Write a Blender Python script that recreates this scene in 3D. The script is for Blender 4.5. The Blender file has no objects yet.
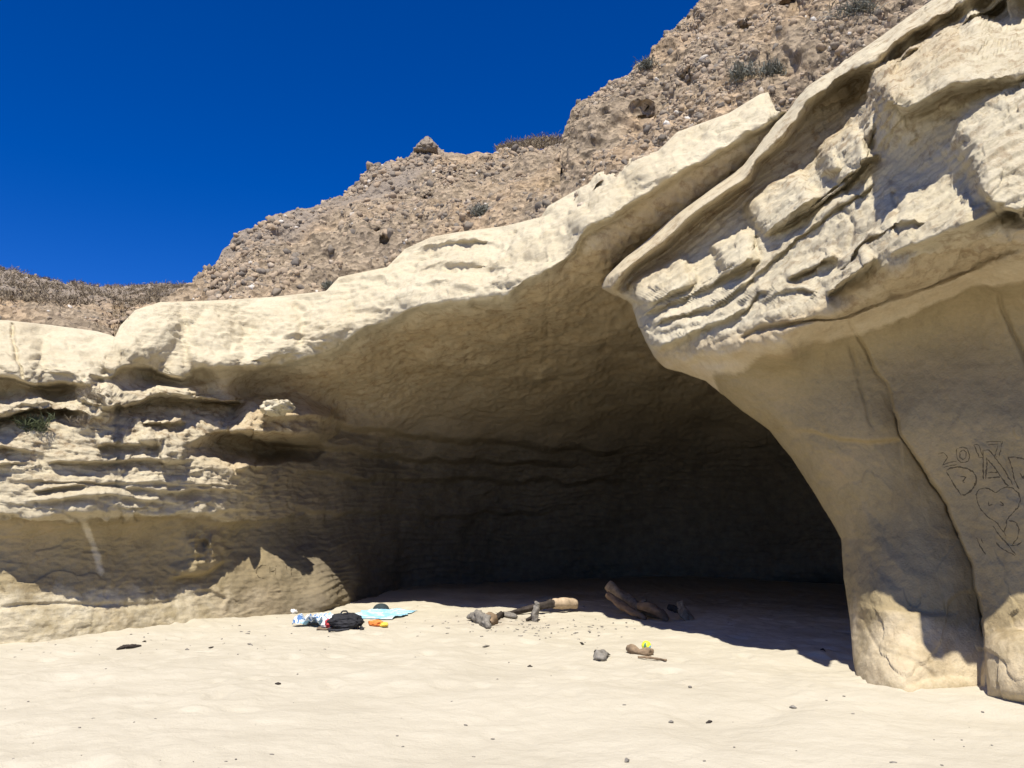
import bpy, math, random
import numpy as np

# ------------------------------------------------------------------ camera, sky, sun, exposure
sc = bpy.context.scene
W, H, F = 1024.0, 768.0, 824.0
PITCH = math.radians(9.8)
EYE = 1.6
cam = bpy.data.cameras.new('camera')
cam_ob = bpy.data.objects.new('camera', cam)
sc.collection.objects.link(cam_ob)
cam.sensor_width = 36.0
cam.lens = F / W * 36.0
cam.clip_start, cam.clip_end = 0.05, 3000
cam_ob.location = (0, 0, EYE)
cam_ob.rotation_euler = (math.pi / 2 + PITCH, 0, 0)
sc.camera = cam_ob

SUN_EL, SUN_AZ = math.radians(62), math.radians(4)      # azimuth: to the left of straight behind the camera
S = (-math.sin(SUN_AZ) * math.cos(SUN_EL), -math.cos(SUN_AZ) * math.cos(SUN_EL), math.sin(SUN_EL))
world = bpy.data.worlds.new('World')
sc.world = world
world.use_nodes = True
wn = world.node_tree
bg = wn.nodes['Background']
sky = wn.nodes.new('ShaderNodeTexSky')
sky.sky_type = 'NISHITA'
sky.sun_disc = False
sky.sun_elevation = SUN_EL
sky.sun_rotation = math.atan2(S[0], S[1])
sky.altitude = 2500
sky.air_density = 0.75
sky.dust_density = 0.15
sky.ozone_density = 3.0
hs = wn.nodes.new('ShaderNodeHueSaturation')
hs.inputs['Saturation'].default_value = 1.38
hs.inputs['Hue'].default_value = 0.518
hs.inputs['Value'].default_value = 1.0
wn.links.new(sky.outputs[0], hs.inputs['Color'])
wn.links.new(hs.outputs[0], bg.inputs['Color'])
bg.inputs['Strength'].default_value = 0.112

sl = bpy.data.lights.new('sun', 'SUN')
sl.energy = 4.7
sl.angle = math.radians(0.55)
sl.color = (1.0, 0.94, 0.83)
so = bpy.data.objects.new('sun', sl)
sc.collection.objects.link(so)
from mathutils import Vector
so.rotation_euler = Vector(S).to_track_quat('Z', 'Y').to_euler()
so.location = (-5, -10, 20)

vs = sc.view_settings
vs.view_transform = 'Standard'
vs.look = 'None'
vs.gamma = 1
vs.exposure = 0.6
vs.use_curve_mapping = False
sc.cycles.max_bounces = 8
sc.cycles.diffuse_bounces = 6

# ------------------------------------------------------------------ numeric helpers
cp_, sp_ = math.cos(PITCH), math.sin(PITCH)

def ray(u, v):
    x = (u - W / 2) / F
    t = (H / 2 - v) / F
    return x, cp_ - t * sp_, sp_ + t * cp_

def pos(u, v, Y):
    """world points seen at pixel (u, v) at horizontal distance Y along the view axis"""
    u, v, Y = np.broadcast_arrays(np.asarray(u, float), np.asarray(v, float), np.asarray(Y, float))
    x, y, z = ray(u, v)
    s = Y / y
    return np.stack([x * s, Y, EYE + z * s], -1)

def pix(P):
    x, y, z = P[..., 0], P[..., 1], P[..., 2] - EYE
    yy = y * cp_ + z * sp_
    t = -y * sp_ + z * cp_
    return W / 2 + F * x / yy, H / 2 - F * t / yy

def groundY(v, z=0.0):
    x, y, zz = ray(0.0, v)
    return (z - EYE) / zz * y

def hash3(ix, iy, iz, k=0):
    h = (ix.astype(np.int64) * 374761393 + iy.astype(np.int64) * 668265263 + iz.astype(np.int64) * 2147483647 + k * 1274126177) & 0xffffffff
    h = ((h ^ (h >> 13)) * 1274126177) & 0xffffffff
    h = ((h ^ (h >> 16)) * 2246822519) & 0xffffffff
    return ((h ^ (h >> 15)) & 0xffffff) / float(0xffffff)

def vnoise(p, k=0):
    """smooth 3D value noise in -1..1"""
    f = np.floor(p)
    i = f.astype(np.int64)
    t = p - f
    t = t * t * t * (t * (t * 6 - 15) + 10)
    out = 0
    for dx in (0, 1):
        wx = t[..., 0] if dx else 1 - t[..., 0]
        for dy in (0, 1):
            wy = t[..., 1] if dy else 1 - t[..., 1]
            for dz in (0, 1):
                wz = t[..., 2] if dz else 1 - t[..., 2]
                out = out + wx * wy * wz * hash3(i[..., 0] + dx, i[..., 1] + dy, i[..., 2] + dz, k)
    return out * 2 - 1

def fbm(p, octv=4, k=0, gain=0.5, lac=2.07):
    a, s, out = 1.0, 1.0, 0
    for o in range(octv):
        out = out + a * vnoise(p * s + 17.3 * o, k + o)
        a *= gain
        s *= lac
    return out

def ridged(p, octv=4, k=0):
    a, s, out = 1.0, 1.0, 0
    for o in range(octv):
        out = out + a * (1 - 2 * np.abs(vnoise(p * s + 9.1 * o, k + o)))
        a *= 0.5
        s *= 2.1
    return out

def cell(p, k=0):
    """3D worley: distance to the nearest point, and that point's random number"""
    f = np.floor(p).astype(np.int64)
    best = np.full(p.shape[:-1], 9.0)
    rid = np.zeros(p.shape[:-1])
    for dx in (-1, 0, 1):
        for dy in (-1, 0, 1):
            for dz in (-1, 0, 1):
                c = f + np.array([dx, dy, dz])
                q = np.stack([c[..., j] + 0.15 + 0.7 * hash3(c[..., 0], c[..., 1], c[..., 2], k + j) for j in range(3)], -1)
                d = np.linalg.norm(q - p, axis=-1)
                m = d < best
                best = np.where(m, d, best)
                rid = np.where(m, hash3(c[..., 0], c[..., 1], c[..., 2], k + 7), rid)
    return best, rid

def smooth(x, a, b):
    t = np.clip((x - a) / (b - a), 0, 1)
    return t * t * (3 - 2 * t)

def rbf_fit(curves, step=34.0):
    pts = []
    for c in curves:
        c = np.array(c, float)
        if len(c) == 1:
            pts.append(c)
            continue
        for a, b in zip(c[:-1], c[1:]):
            n = max(1, int(np.hypot(*(b - a)[:2]) / step))
            for i in range(n):
                pts.append((a + (b - a) * i / n)[None])
        pts.append(c[-1][None])
    pts = np.concatenate(pts)
    X = pts[:, :2] / 100.0
    n = len(X)
    D = np.linalg.norm(X[:, None] - X[None], axis=-1)
    K = np.sqrt(D * D + 0.02)
    A = np.zeros((n + 3, n + 3))
    A[:n, :n] = -K
    A[:n, :n] += np.eye(n) * 0.01
    A[:n, n] = 1
    A[:n, n + 1:] = X
    A[n:, :n] = A[:n, n:].T
    sol = np.linalg.solve(A, np.concatenate([pts[:, 2], [0, 0, 0]]))
    return X, sol

def rbf_eval(model, U, V):
    X, sol = model
    q = np.stack([U.ravel(), V.ravel()], -1) / 100.0
    out = sol[len(X)] + q @ sol[len(X) + 1:]
    for i in range(len(X)):
        d2 = (q[:, 0] - X[i, 0]) ** 2 + (q[:, 1] - X[i, 1]) ** 2
        out -= sol[i] * np.sqrt(d2 + 0.02)
    return out.reshape(U.shape)

def blur(A, n):
    for _ in range(n):
        B = np.pad(A, 1, mode='edge')
        A = (B[:-2, 1:-1] + B[2:, 1:-1] + B[1:-1, :-2] + B[1:-1, 2:] + 2 * A) / 6
    return A

def polydist(U, V, poly):
    """signed distance in px (positive below a curve that runs left to right), and progress 0..1"""
    poly = np.array(poly, float)
    seg = np.diff(poly[:, :2], axis=0)
    L = np.hypot(seg[:, 0], seg[:, 1])
    tot = L.sum()
    best = np.full(U.shape, 1e9)
    sgn = np.ones(U.shape)
    par = np.zeros(U.shape)
    acc = 0.0
    for (a, d, l) in zip(poly[:-1, :2], seg, L):
        t = np.clip(((U - a[0]) * d[0] + (V - a[1]) * d[1]) / (l * l), 0, 1)
        dx, dy = U - a[0] - t * d[0], V - a[1] - t * d[1]
        dd = np.hypot(dx, dy)
        m = dd < best
        best = np.where(m, dd, best)
        sgn = np.where(m, np.sign(d[0] * dy - d[1] * dx), sgn)
        par = np.where(m, (acc + t * l) / tot, par)
        acc += l
    return best * sgn, par

def ledge(D, U, V, poly, A, Wu, Wd, B=0.0, Wb=12.0, t0=0.12, t1=0.12, p=1.0):
    """protruding edge along a curve: swells over Wu px above it, cut back within Wd px below, notch B under it"""
    s, t = polydist(U, V, poly)
    tap = np.ones_like(s)
    if t0 > 0: tap = tap * smooth(t, 0, t0)
    if t1 > 0: tap = tap * smooth(1 - t, 0, t1)
    up = np.clip(1 + s / Wu, 0, 1) ** p
    dn = 1 - smooth(s, 0, Wd)
    f = np.where(s < 0, up, dn) * A
    if B: f = f - np.where(s > 0, B * smooth(s, 0, Wd) * np.exp(-np.clip(s - Wd, 0, 1e9) / Wb), 0)
    D -= f * tap

def lump(D, U, V, cx, cy, rx, ry, ang, A, p=0.5, sharp=1.0):
    c, s_ = math.cos(math.radians(ang)), math.sin(math.radians(ang))
    x = (U - cx) * c - (V - cy) * s_
    y = (U - cx) * s_ + (V - cy) * c
    r = (np.abs(x / rx) ** (2 * sharp) + np.abs(y / ry) ** (2 * sharp))
    q = np.clip(1 - r, 0, 1)
    D -= A * (q ** max(p, .8)) * (1.25 - .25 * q)

def crack(D, U, V, poly, A, w, t0=0.05, t1=0.1):
    s, t = polydist(U, V, poly)
    tap = smooth(t, 0, t0) * smooth(1 - t, 0, t1)
    D += A * np.exp(-(s / w) ** 2) * tap

def normals(P):
    du = np.gradient(P, axis=1)
    dv = np.gradient(P, axis=0)
    n = np.cross(du, dv)
    n /= np.linalg.norm(n, axis=-1, keepdims=True) + 1e-12
    return n

# ------------------------------------------------------------------ mesh helpers
COL = sc.collection
def link(name, me, mat=None, parent=None, **props):
    o = bpy.data.objects.new(name, me)
    COL.objects.link(o)
    if mat is not None and me is not None:
        me.materials.append(mat)
    if parent is not None:
        o.parent = parent
    for k, v in props.items():
        o[k] = v
    return o

def raw_mesh(name, V, Fq, smooth_=True, attrs=None):
    me = bpy.data.meshes.new(name)
    V = np.asarray(V, np.float32).reshape(-1, 3)
    Fq = np.asarray(Fq, np.int32)
    k = Fq.shape[1]
    me.vertices.add(len(V))
    me.vertices.foreach_set('co', V.ravel())
    me.loops.add(Fq.size)
    me.loops.foreach_set('vertex_index', Fq.ravel())
    me.polygons.add(len(Fq))
    me.polygons.foreach_set('loop_start', np.arange(0, Fq.size, k, dtype=np.int32))
    me.polygons.foreach_set('loop_total', np.full(len(Fq), k, np.int32))
    me.update(calc_edges=True)
    me.validate()
    if smooth_:
        me.polygons.foreach_set('use_smooth', np.ones(len(me.polygons), bool))
    for nme, val in (attrs or {}).items():
        a = me.attributes.new(nme, 'FLOAT', 'POINT')
        a.data.foreach_set('value', np.asarray(val, np.float32).ravel())
    return me

def grid_mesh(name, P, flip=False, attrs=None, smooth_=True):
    n, m = P.shape[:2]
    idx = np.arange(n * m).reshape(n, m)
    q = np.stack([idx[:-1, :-1], idx[1:, :-1], idx[1:, 1:], idx[:-1, 1:]], -1).reshape(-1, 4)
    if flip: q = q[:, ::-1]
    return raw_mesh(name, P.reshape(-1, 3), q, smooth_, attrs)

# ------------------------------------------------------------------ materials
def new_mat(name, rough=0.9, spec=0.2):
    m = bpy.data.materials.new(name)
    m.use_nodes = True
    b = m.node_tree.nodes['Principled BSDF']
    b.inputs['Roughness'].default_value = rough
    b.inputs['Specular IOR Level'].default_value = spec
    return m, m.node_tree, b

class NT:
    def __init__(s, nt): s.nt = nt; s.N = nt.nodes; s.L = nt.links
    def coord(s, scale=(1, 1, 1), rot=(0, 0, 0)):
        t = s.N.new('ShaderNodeTexCoord'); m = s.N.new('ShaderNodeMapping')
        m.inputs['Scale'].default_value = scale; m.inputs['Rotation'].default_value = rot
        s.L.new(t.outputs['Object'], m.inputs['Vector'])
        return m.outputs[0]
    def noise(s, vec, scale, detail=6, rough=0.6, dist=0.0):
        n = s.N.new('ShaderNodeTexNoise')
        n.inputs['Scale'].default_value = scale; n.inputs['Detail'].default_value = detail
        n.inputs['Roughness'].default_value = rough; n.inputs['Distortion'].default_value = dist
        s.L.new(vec, n.inputs['Vector'])
        return n.outputs['Fac']
    def voro(s, vec, scale, feat='F1', out='Distance'):
        n = s.N.new('ShaderNodeTexVoronoi'); n.feature = feat
        n.inputs['Scale'].default_value = scale
        s.L.new(vec, n.inputs['Vector'])
        return n.outputs[out]
    def ramp(s, fac, stops, mode='LINEAR'):
        r = s.N.new('ShaderNodeValToRGB'); r.color_ramp.interpolation = mode
        e = r.color_ramp.elements
        while len(e) < len(stops): e.new(0.5)
        for el, (p, c) in zip(e, stops):
            el.position = p
            el.color = (c, c, c, 1) if isinstance(c, (int, float)) else (*c, 1)
        s.L.new(fac, r.inputs[0])
        return r.outputs[0]
    def mix(s, fac, a, b, mode='MIX'):
        m = s.N.new('ShaderNodeMix'); m.data_type = 'RGBA'; m.blend_type = mode
        def put(sock, v):
            if isinstance(v, tuple): sock.default_value = (*v, 1)
            elif isinstance(v, (int, float)): sock.default_value = v if sock.type == 'VALUE' else (v, v, v, 1)
            else: s.L.new(v, sock)
        put(m.inputs[0], fac); put(m.inputs[6], a); put(m.inputs[7], b)
        return m.outputs[2]
    def math(s, op, a, b=0.0, c=None):
        m = s.N.new('ShaderNodeMath'); m.operation = op
        for i, v in enumerate((a, b) if c is None else (a, b, c)):
            if isinstance(v, (int, float)): m.inputs[i].default_value = v
            else: s.L.new(v, m.inputs[i])
        return m.outputs[0]
    def attr(s, name):
        a = s.N.new('ShaderNodeAttribute'); a.attribute_name = name
        return a.outputs['Fac']
    def bump(s, h, dist, strength=1.0, prev=None):
        b = s.N.new('ShaderNodeBump')
        b.inputs['Distance'].default_value = dist; b.inputs['Strength'].default_value = strength
        s.L.new(h, b.inputs['Height'])
        if prev is not None: s.L.new(prev, b.inputs['Normal'])
        return b.outputs[0]

def sandstone(name, rot=(0, 0, 0)):
    m, nt, b = new_mat(name, 0.92, 0.12)
    t = NT(nt)
    c = t.coord()
    st = t.coord((1, 1, 1), rot)
    mp = t.N.new('ShaderNodeMapping'); mp.inputs['Scale'].default_value = (0.5, 0.5, 6.0); t.L.new(st, mp.inputs['Vector']); st = mp.outputs[0]
    big = t.noise(c, 0.7, 5, 0.6, 0.4)
    mid = t.noise(c, 4.0, 8, 0.65)
    lay = t.noise(st, 1.6, 8, 0.65, 0.3)
    base = t.ramp(big, [(0.3, (0.51, 0.445, 0.31)), (0.52, (0.59, 0.53, 0.39)), (0.75, (0.64, 0.59, 0.45))])
    base = t.mix(t.math('MULTIPLY', t.attr('bands'), 0.5), base, t.ramp(lay, [(0.3, (0.48, 0.41, 0.285)), (0.5, (0.59, 0.525, 0.375)), (0.7, (0.67, 0.615, 0.47))]))
    base = t.mix(t.math('MULTIPLY', t.attr('warm'), t.ramp(mid, [(0.3, 0.55), (0.7, 1.0)])), base, (0.47, 0.335, 0.175))  # browner under overhangs: the shade's warm tone put into the colour
    # iron stains, where the rock carries the attribute
    iron = t.math('MULTIPLY', t.attr('iron'), t.ramp(t.noise(c, 5.0, 9, 0.72, 0.25), [(0.50, 0.0), (0.62, 1.0)]))
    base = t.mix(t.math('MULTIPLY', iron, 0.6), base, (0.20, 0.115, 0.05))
    # green-grey algae film on the lower wall, broken at its edge
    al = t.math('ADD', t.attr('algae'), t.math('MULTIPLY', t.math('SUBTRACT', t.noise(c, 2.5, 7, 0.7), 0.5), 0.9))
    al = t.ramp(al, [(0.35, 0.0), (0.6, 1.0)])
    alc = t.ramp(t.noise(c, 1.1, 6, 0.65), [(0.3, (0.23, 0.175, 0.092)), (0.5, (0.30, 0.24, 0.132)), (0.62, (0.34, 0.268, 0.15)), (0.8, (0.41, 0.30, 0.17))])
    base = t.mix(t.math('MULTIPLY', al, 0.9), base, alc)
    # cave shade painted into the rock colour, darker with depth
    base = t.mix(t.attr('cave_shade'), base, t.ramp(mid, [(0.3, (0.13, 0.108, 0.078)), (0.7, (0.22, 0.185, 0.13))]))
    fine = t.noise(c, 22, 6, 0.7)
    base = t.mix(0.35, base, t.ramp(fine, [(0.3, 0.55), (0.7, 1.0)]), 'MULTIPLY')
    nt.links.new(base, b.inputs['Base Color'])
    n1 = t.bump(t.math('MULTIPLY', t.noise(st, 3.0, 9, 0.7, 0.2), t.attr('bands')), 0.045, 0.7)
    n2 = t.bump(t.math('MULTIPLY', t.noise(c, 7, 12, 0.78), t.math('MULTIPLY_ADD', t.attr('bands'), 0.8, 0.18)), 0.04, 0.8, n1)
    n3 = t.bump(t.noise(c, 45, 4, 0.6), 0.012, 0.8, n2)
    nt.links.new(n3, b.inputs['Normal'])
    return m

def gravelly(name):
    m, nt, b = new_mat(name, 0.95, 0.1)
    t = NT(nt)
    c = t.coord()
    big = t.noise(c, 0.35, 6, 0.6, 0.5)
    base = t.ramp(big, [(0.3, (0.25, 0.20, 0.145)), (0.48, (0.32, 0.255, 0.18)), (0.60, (0.37, 0.275, 0.18)), (0.70, (0.31, 0.245, 0.175)), (0.8, (0.27, 0.225, 0.17))])
    peb = t.voro(c, 9.0, 'F1', 'Color')
    bw = t.N.new('ShaderNodeRGBToBW'); nt.links.new(peb, bw.inputs[0])
    base = t.mix(0.8, base, t.ramp(bw.outputs[0], [(0.15, 0.45), (0.5, 0.9), (0.85, 1.3)]), 'MULTIPLY')
    mid = t.noise(c, 3.2, 8, 0.7)
    base = t.mix(0.6, base, t.ramp(mid, [(0.35, 0.55), (0.55, 1.05)]), 'MULTIPLY')
    base = t.mix(t.attr('soil'), base, t.ramp(mid, [(0.3, (0.20, 0.17, 0.14)), (0.7, (0.30, 0.255, 0.21))]))
    nt.links.new(base, b.inputs['Base Color'])
    n1 = t.bump(t.voro(c, 9.0, 'SMOOTH_F1'), 0.08, 0.9)
    n2 = t.bump(t.noise(c, 18, 8, 0.7), 0.04, 0.9, n1)
    nt.links.new(n2, b.inputs['Normal'])
    return m

def sand_mat():
    m, nt, b = new_mat('sand', 0.95, 0.1)
    t = NT(nt)
    c = t.coord()
    a = t.noise(c, 0.9, 6, 0.6)
    base = t.ramp(a, [(0.3, (0.45, 0.41, 0.32)), (0.7, (0.51, 0.468, 0.372))])
    base = t.mix(0.35, base, t.ramp(t.noise(c, 160, 3, 0.7), [(0.3, 0.72), (0.6, 1.0)]), 'MULTIPLY')
    base = t.mix(t.attr('char'), base, (0.30, 0.25, 0.20))
    base = t.mix(t.attr('floor_shade'), base, (0.20, 0.18, 0.14))  # shade of the cave floor painted into the sand colour
    nt.links.new(base, b.inputs['Base Color'])
    n1 = t.bump(t.noise(c, 7, 6, 0.6), 0.035, 0.7)
    n2 = t.bump(t.noise(c, 60, 5, 0.6), 0.006, 0.6, n1)
    nt.links.new(n2, b.inputs['Normal'])
    return m

def plain(name, col, rough=0.8, spec=0.3, var=0.25, scale=12.0, bump=0.004):
    m, nt, b = new_mat(name, rough, spec)
    t = NT(nt)
    c = t.coord()
    n = t.noise(c, scale, 6, 0.65)
    nt.links.new(t.mix(1.0, tuple(col), t.ramp(n, [(0.3, 1 - var), (0.7, 1 + var * 0.4)]), 'MULTIPLY'), b.inputs['Base Color'])
    if bump: nt.links.new(t.bump(n, bump, 0.8), b.inputs['Normal'])
    return m

M_CLIFF = sandstone('cliff_sandstone')
M_BUTT = sandstone('dipping_sandstone', (0, math.radians(32), 0))
M_GRAV = gravelly('conglomerate')
M_SAND = sand_mat()

# ------------------------------------------------------------------ traced lines of the cliff (pixel, pixel)
CONTACT = [(-400, 300), (-200, 312), (0, 320), (45, 325), (90, 331), (113, 341), (120, 326), (135, 310), (160, 302), (200, 301), (240, 299),
           (270, 297), (300, 294), (326, 291), (339, 277), (387, 267), (405, 249), (431, 237), (458, 232), (505, 226), (541, 217), (548, 206),
           (578, 189), (606, 165), (658, 151), (677, 132), (729, 113), (760, 94), (768, 92), (776, 111), (790, 112), (812, 92), (871, 50), (918, 16),
           (940, 2), (1100, -110)]
LIP = [(-400, 372), (-200, 376), (0, 377), (23, 381), (51, 385), (74, 383), (105, 378), (129, 366), (152, 363), (180, 376), (195, 369), (223, 367),
       (254, 371), (289, 367), (308, 361), (332, 348), (363, 332), (390, 320), (422, 306), (458, 298), (510, 295), (523, 281), (540, 272), (587, 234),
       (634, 199), (696, 158), (767, 123), (830, 90), (1100, -60)]
SANDLINE = [(-400, 668), (-200, 655), (0, 641), (60, 637), (120, 631), (200, 622), (250, 614), (300, 608), (345, 601), (400, 590), (500, 581),
            (600, 577), (850, 577), (1100, 577)]
def cv(c, u):
    c = np.array(c)
    return np.interp(u, c[:, 0], c[:, 1])

# ------------------------------------------------------------------ main cliff with the cave
def build_cliff():
    us = np.concatenate([np.linspace(-400, -30, 90)[:-1], np.arange(-30, 870, 1.5), np.linspace(870, 1100, 60)])
    n = 400
    r = np.linspace(0, 1, n)
    top, sand = cv(CONTACT, us), cv(SANDLINE, us)
    V = top[None] + (sand + 45 - top)[None] * r[:, None]
    U = np.broadcast_to(us[None], V.shape).copy()
    # distances of the big forms
    g = lambda u, v: float(groundY(v))
    C = []
    C.append([(-400, 300, 13.2), (0, 320, 13.6), (90, 331, 14.4), (135, 310, 14.9), (270, 297, 16.5), (405, 249, 16.9), (541, 217, 15.3), (658, 151, 14.2), (768, 92, 13.4), (940, 2, 12.5)])
    C.append([(-400, 340, 12.3), (0, 350, 12.7), (110, 350, 13.9), (250, 335, 15.8), (380, 295, 16.1), (500, 265, 14.9), (560, 235, 14.0), (640, 175, 13.3), (760, 105, 12.8)])
    C.append([(-400, 372, 12.1), (0, 377, 12.4), (74, 383, 13.1), (129, 366, 13.9), (180, 376, 14.7), (254, 371, 15.55), (308, 361, 15.9), (363, 332, 15.7), (422, 306, 15.0), (510, 293, 13.9),
              (540, 272, 13.5), (587, 234, 13.1), (634, 199, 12.8), (696, 158, 12.5), (767, 123, 12.2), (830, 90, 12)])
    # slot under the brow at the left, ceiling of the cave to the right
    C.append([(-400, 390, 12.7), (0, 392, 12.95), (60, 392, 13.45), (92, 392, 13.25), (150, 380, 15.0), (200, 385, 15.7), (254, 385, 16.6), (320, 385, 17.2), (400, 350, 17.4), (470, 330, 16.4), (540, 310, 15.5),
              (600, 275, 14.0), (660, 235, 13.4), (740, 185, 12.95), (830, 130, 12.6)])
    C.append([(290, 400, 17.4), (340, 395, 18.4), (420, 375, 18.9), (520, 350, 18.4), (620, 320, 17.4), (700, 280, 15.6), (800, 220, 14.2)])
    C.append([(330, 430, 18.6), (400, 425, 20.4), (500, 410, 21.6), (620, 385, 21.8), (720, 365, 20.6), (850, 330, 18), (950, 300, 15)])
    C.append([(340, 470, 19.2), (400, 460, 21.4), (500, 448, 23.4), (620, 430, 24.2), (720, 410, 23.6), (850, 400, 21), (950, 400, 16)])
    C.append([(340, 540, 19.0), (420, 530, 22.4), (520, 525, 25.5), (640, 520, 26.8), (760, 520, 26.4), (850, 520, 23), (950, 520, 16.5), (1050, 520, 11)])
    C.append([(345, 598, 17.9), (400, 590, g(0, 590) + .3), (500, 581, g(0, 581)), (600, 577, g(0, 577)), (700, 577, 26.5), (850, 577, 23), (950, 577, 16.5), (1050, 577, 11)])
    # left wall
    C.append([(-400, 418, 12.0), (0, 412, 12.25), (80, 412, 12.85), (130, 415, 13.6), (200, 425, 14.9), (245, 430, 16.0), (290, 430, 17.3)])
    C.append([(-400, 460, 11.8), (0, 460, 12.1), (80, 460, 12.7), (150, 460, 13.6), (200, 465, 14.45), (240, 470, 15.3), (262, 470, 16.4), (300, 475, 18.0)])
    C.append([(-400, 510, 11.7), (0, 508, 11.93), (80, 510, 12.62), (150, 512, 13.55), (200, 512, 14.55), (238, 508, 15.6), (262, 510, 16.7), (300, 515, 17.9)])
    C.append([(-400, 528, 12.0), (0, 527, 12.22), (80, 527, 12.95), (150, 530, 13.95), (200, 530, 14.95), (240, 530, 16.1), (300, 535, 17.9)])
    C.append([(-400, 580, 11.9), (0, 578, 12.25), (80, 572, 13.0), (150, 568, 14.05), (200, 562, 14.9), (245, 560, 15.85), (290, 565, 16.6), (325, 580, 17.1)])
    C.append([(-400, 620, 11.7), (0, 608, 12.17), (60, 602, 12.68), (120, 592, 13.45), (200, 585, 14.85), (260, 580, 15.85), (310, 590, 16.75)])
    C.append([(u, v, g(0, v)) for u, v in [(-400, 668), (-200, 655), (0, 641), (60, 637), (120, 631), (190, 623)]])
    C.append([(225, 618, 15.1), (250, 614, 15.6), (300, 608, 16.35), (330, 605, 16.8)])
    C.append([(u, v + 45, g(0, v)) for u, v in [(-400, 668), (0, 641), (120, 631), (200, 622), (300, 609), (400, 590), (600, 577), (850, 577)]])
    D = rbf_eval(rbf_fit(C), U, V)
    D = blur(D, 6)
    # ragged edges: everything below is drawn on slightly warped coordinates
    base = pos(U, V, D)
    N = normals(blur(base, 25) if False else pos(U, V, blur(D, 40)))
    if N[200, 300, 1] > 0: N = -N
    wu = 6 * fbm(base * 1.3, 3, 3, .4); wv = 4.0 * fbm(base * np.array([1.1, 1.1, 2.0]), 3, 11, .42)
    u, v = U + wu, V + wv
    Lg = lambda *a, **k: ledge(D, u, v, *a, **k)
    # the brow: crisp lip
    lip = [p for p in LIP]
    Lg([p for p in lip if p[0] <= 120], 0.35, 30, 5, B=.35, Wb=14, t0=0, t1=.08)
    Lg([p for p in lip if 100 <= p[0] <= 340], 0.22, 24, 5, B=.3, Wb=18, t0=.1, t1=.1)
    Lg([p for p in lip if 300 <= p[0] <= 540], 0.30, 40, 9, B=.1, Wb=25, t0=.15, t1=.1)
    Lg([p for p in lip if 510 <= p[0] <= 840], 0.35, 30, 8, B=.1, Wb=25, t0=.15, t1=0)
    # vertical flutes on the brow
    for cx, cy, rx, ry, an, A in [(150, 330, 26, 34, 0, .22), (215, 345, 30, 34, 5, .28), (275, 332, 28, 36, -10, .26), (330, 318, 22, 34, -25, .2), (125, 352, 22, 20, 0, .2),
                                  (20, 350, 26, 30, 0, .2), (80, 355, 34, 28, 0, .25), (450, 262, 60, 22, 12, .22), (600, 205, 36, 20, 40, .25), (655, 165, 30, 16, 32, .25), (735, 118, 36, 14, 30, .22),
                                  (380, 290, 30, 24, 15, .15)]:
        lump(D, u, v, cx, cy, rx, ry, an, A, 0.8)
    crack(D, U + 3 * fbm(base * 3, 3, 5), V, [(12, 322), (16, 350), (23, 381)], .2, 1.6)
    crack(D, U + 3 * fbm(base * 3, 3, 5), V, [(182, 300), (184, 330), (181, 376)], .07, 4.0, .2, .3)
    crack(D, U + 3 * fbm(base * 3, 3, 5), V, [(298, 295), (300, 330), (303, 362)], .08, 4.0, .2, .3)
    crack(D, U + 3 * fbm(base * 3, 3, 5), V, [(238, 300), (232, 340), (238, 371)], .04, 4.0)
    # scoops on the brow top near the middle
    Lg([(404, 258), (430, 243), (460, 239), (495, 240), (515, 246)], .20, 16, 9, B=.16, Wb=7, t0=.3, t1=.3)
    Lg([(400, 271), (440, 264), (480, 266), (525, 262)], .12, 11, 7, B=.12, Wb=5, t0=.3, t1=.3)
    Lg([(430, 281), (475, 285), (520, 278)], .08, 9, 6, B=.05, Wb=4, t0=.3, t1=.3)
    Lg([(541, 236), (548, 212), (560, 200), (577, 191)], .06, 12, 8, B=.05, Wb=8, t0=.05, t1=.1)
    # left wall, upper shelves
    Lg([(-400, 405), (0, 412), (22, 404), (50, 405), (72, 395), (85, 402), (110, 400)], .25, 14, 6, B=.1, t0=0)
    Lg([(-400, 412), (-100, 412), (0, 414), (40, 411), (75, 413), (92, 416)], .45, 14, 3, B=.45, Wb=9, t0=0, t1=.06)
    Lg([(102, 410), (112, 404), (135, 401), (170, 400), (212, 401), (240, 402)], .55, 22, 4, B=.45, Wb=12, t0=.08, t1=.12)
    lump(D, u, v, 182, 391, 26, 8, 4, .35, 0.6)
    Lg([(140, 424), (165, 422), (185, 424)], .25, 6, 3, B=.2, Wb=5)
    # rubbly chute between the shelves
    m = np.exp(-((u - 97) / 20) ** 2 - ((v - 400) / 26) ** 2)
    D -= m * (0.35 + 0.25 * ridged(base * 5, 4, 33))
    # banded ledges
    Lg([(95, 445), (110, 443), (130, 447), (142, 448)], 0.22, 10, 4, B=0.15, Wb=6)
    lump(D, u, v, 172, 448, 15, 17, 0, .4, .8, 2.5)
    lump(D, u, v, 150, 441, 14, 9, 0, .4, .5)
    Lg([(-400, 445), (0, 443), (20, 449), (45, 458)], 0.22, 14, 3, B=0.15, Wb=7, t0=0)
    Lg([(44, 466), (60, 460), (100, 458), (150, 460), (170, 462)], .16, 10, 3, B=.10, Wb=5)
    Lg([(-400, 468), (0, 470), (20, 466), (34, 464)], 0.22, 12, 3, B=0.15, Wb=6, t0=0)
    Lg([(8, 484), (60, 483), (110, 482), (175, 484), (215, 484), (252, 486)], .09, 8, 2, B=.05, Wb=3)
    Lg([(30, 492), (58, 489), (80, 487)], 0.14, 6, 2, B=0.10, Wb=4)
    Lg([(110, 488), (135, 487), (160, 490), (210, 489), (250, 488)], 0.12, 6, 2, B=0.07, Wb=3)
    Lg([(20, 500), (70, 498), (120, 496), (175, 500)], 0.14, 8, 2, B=0.07, Wb=3)
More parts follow.
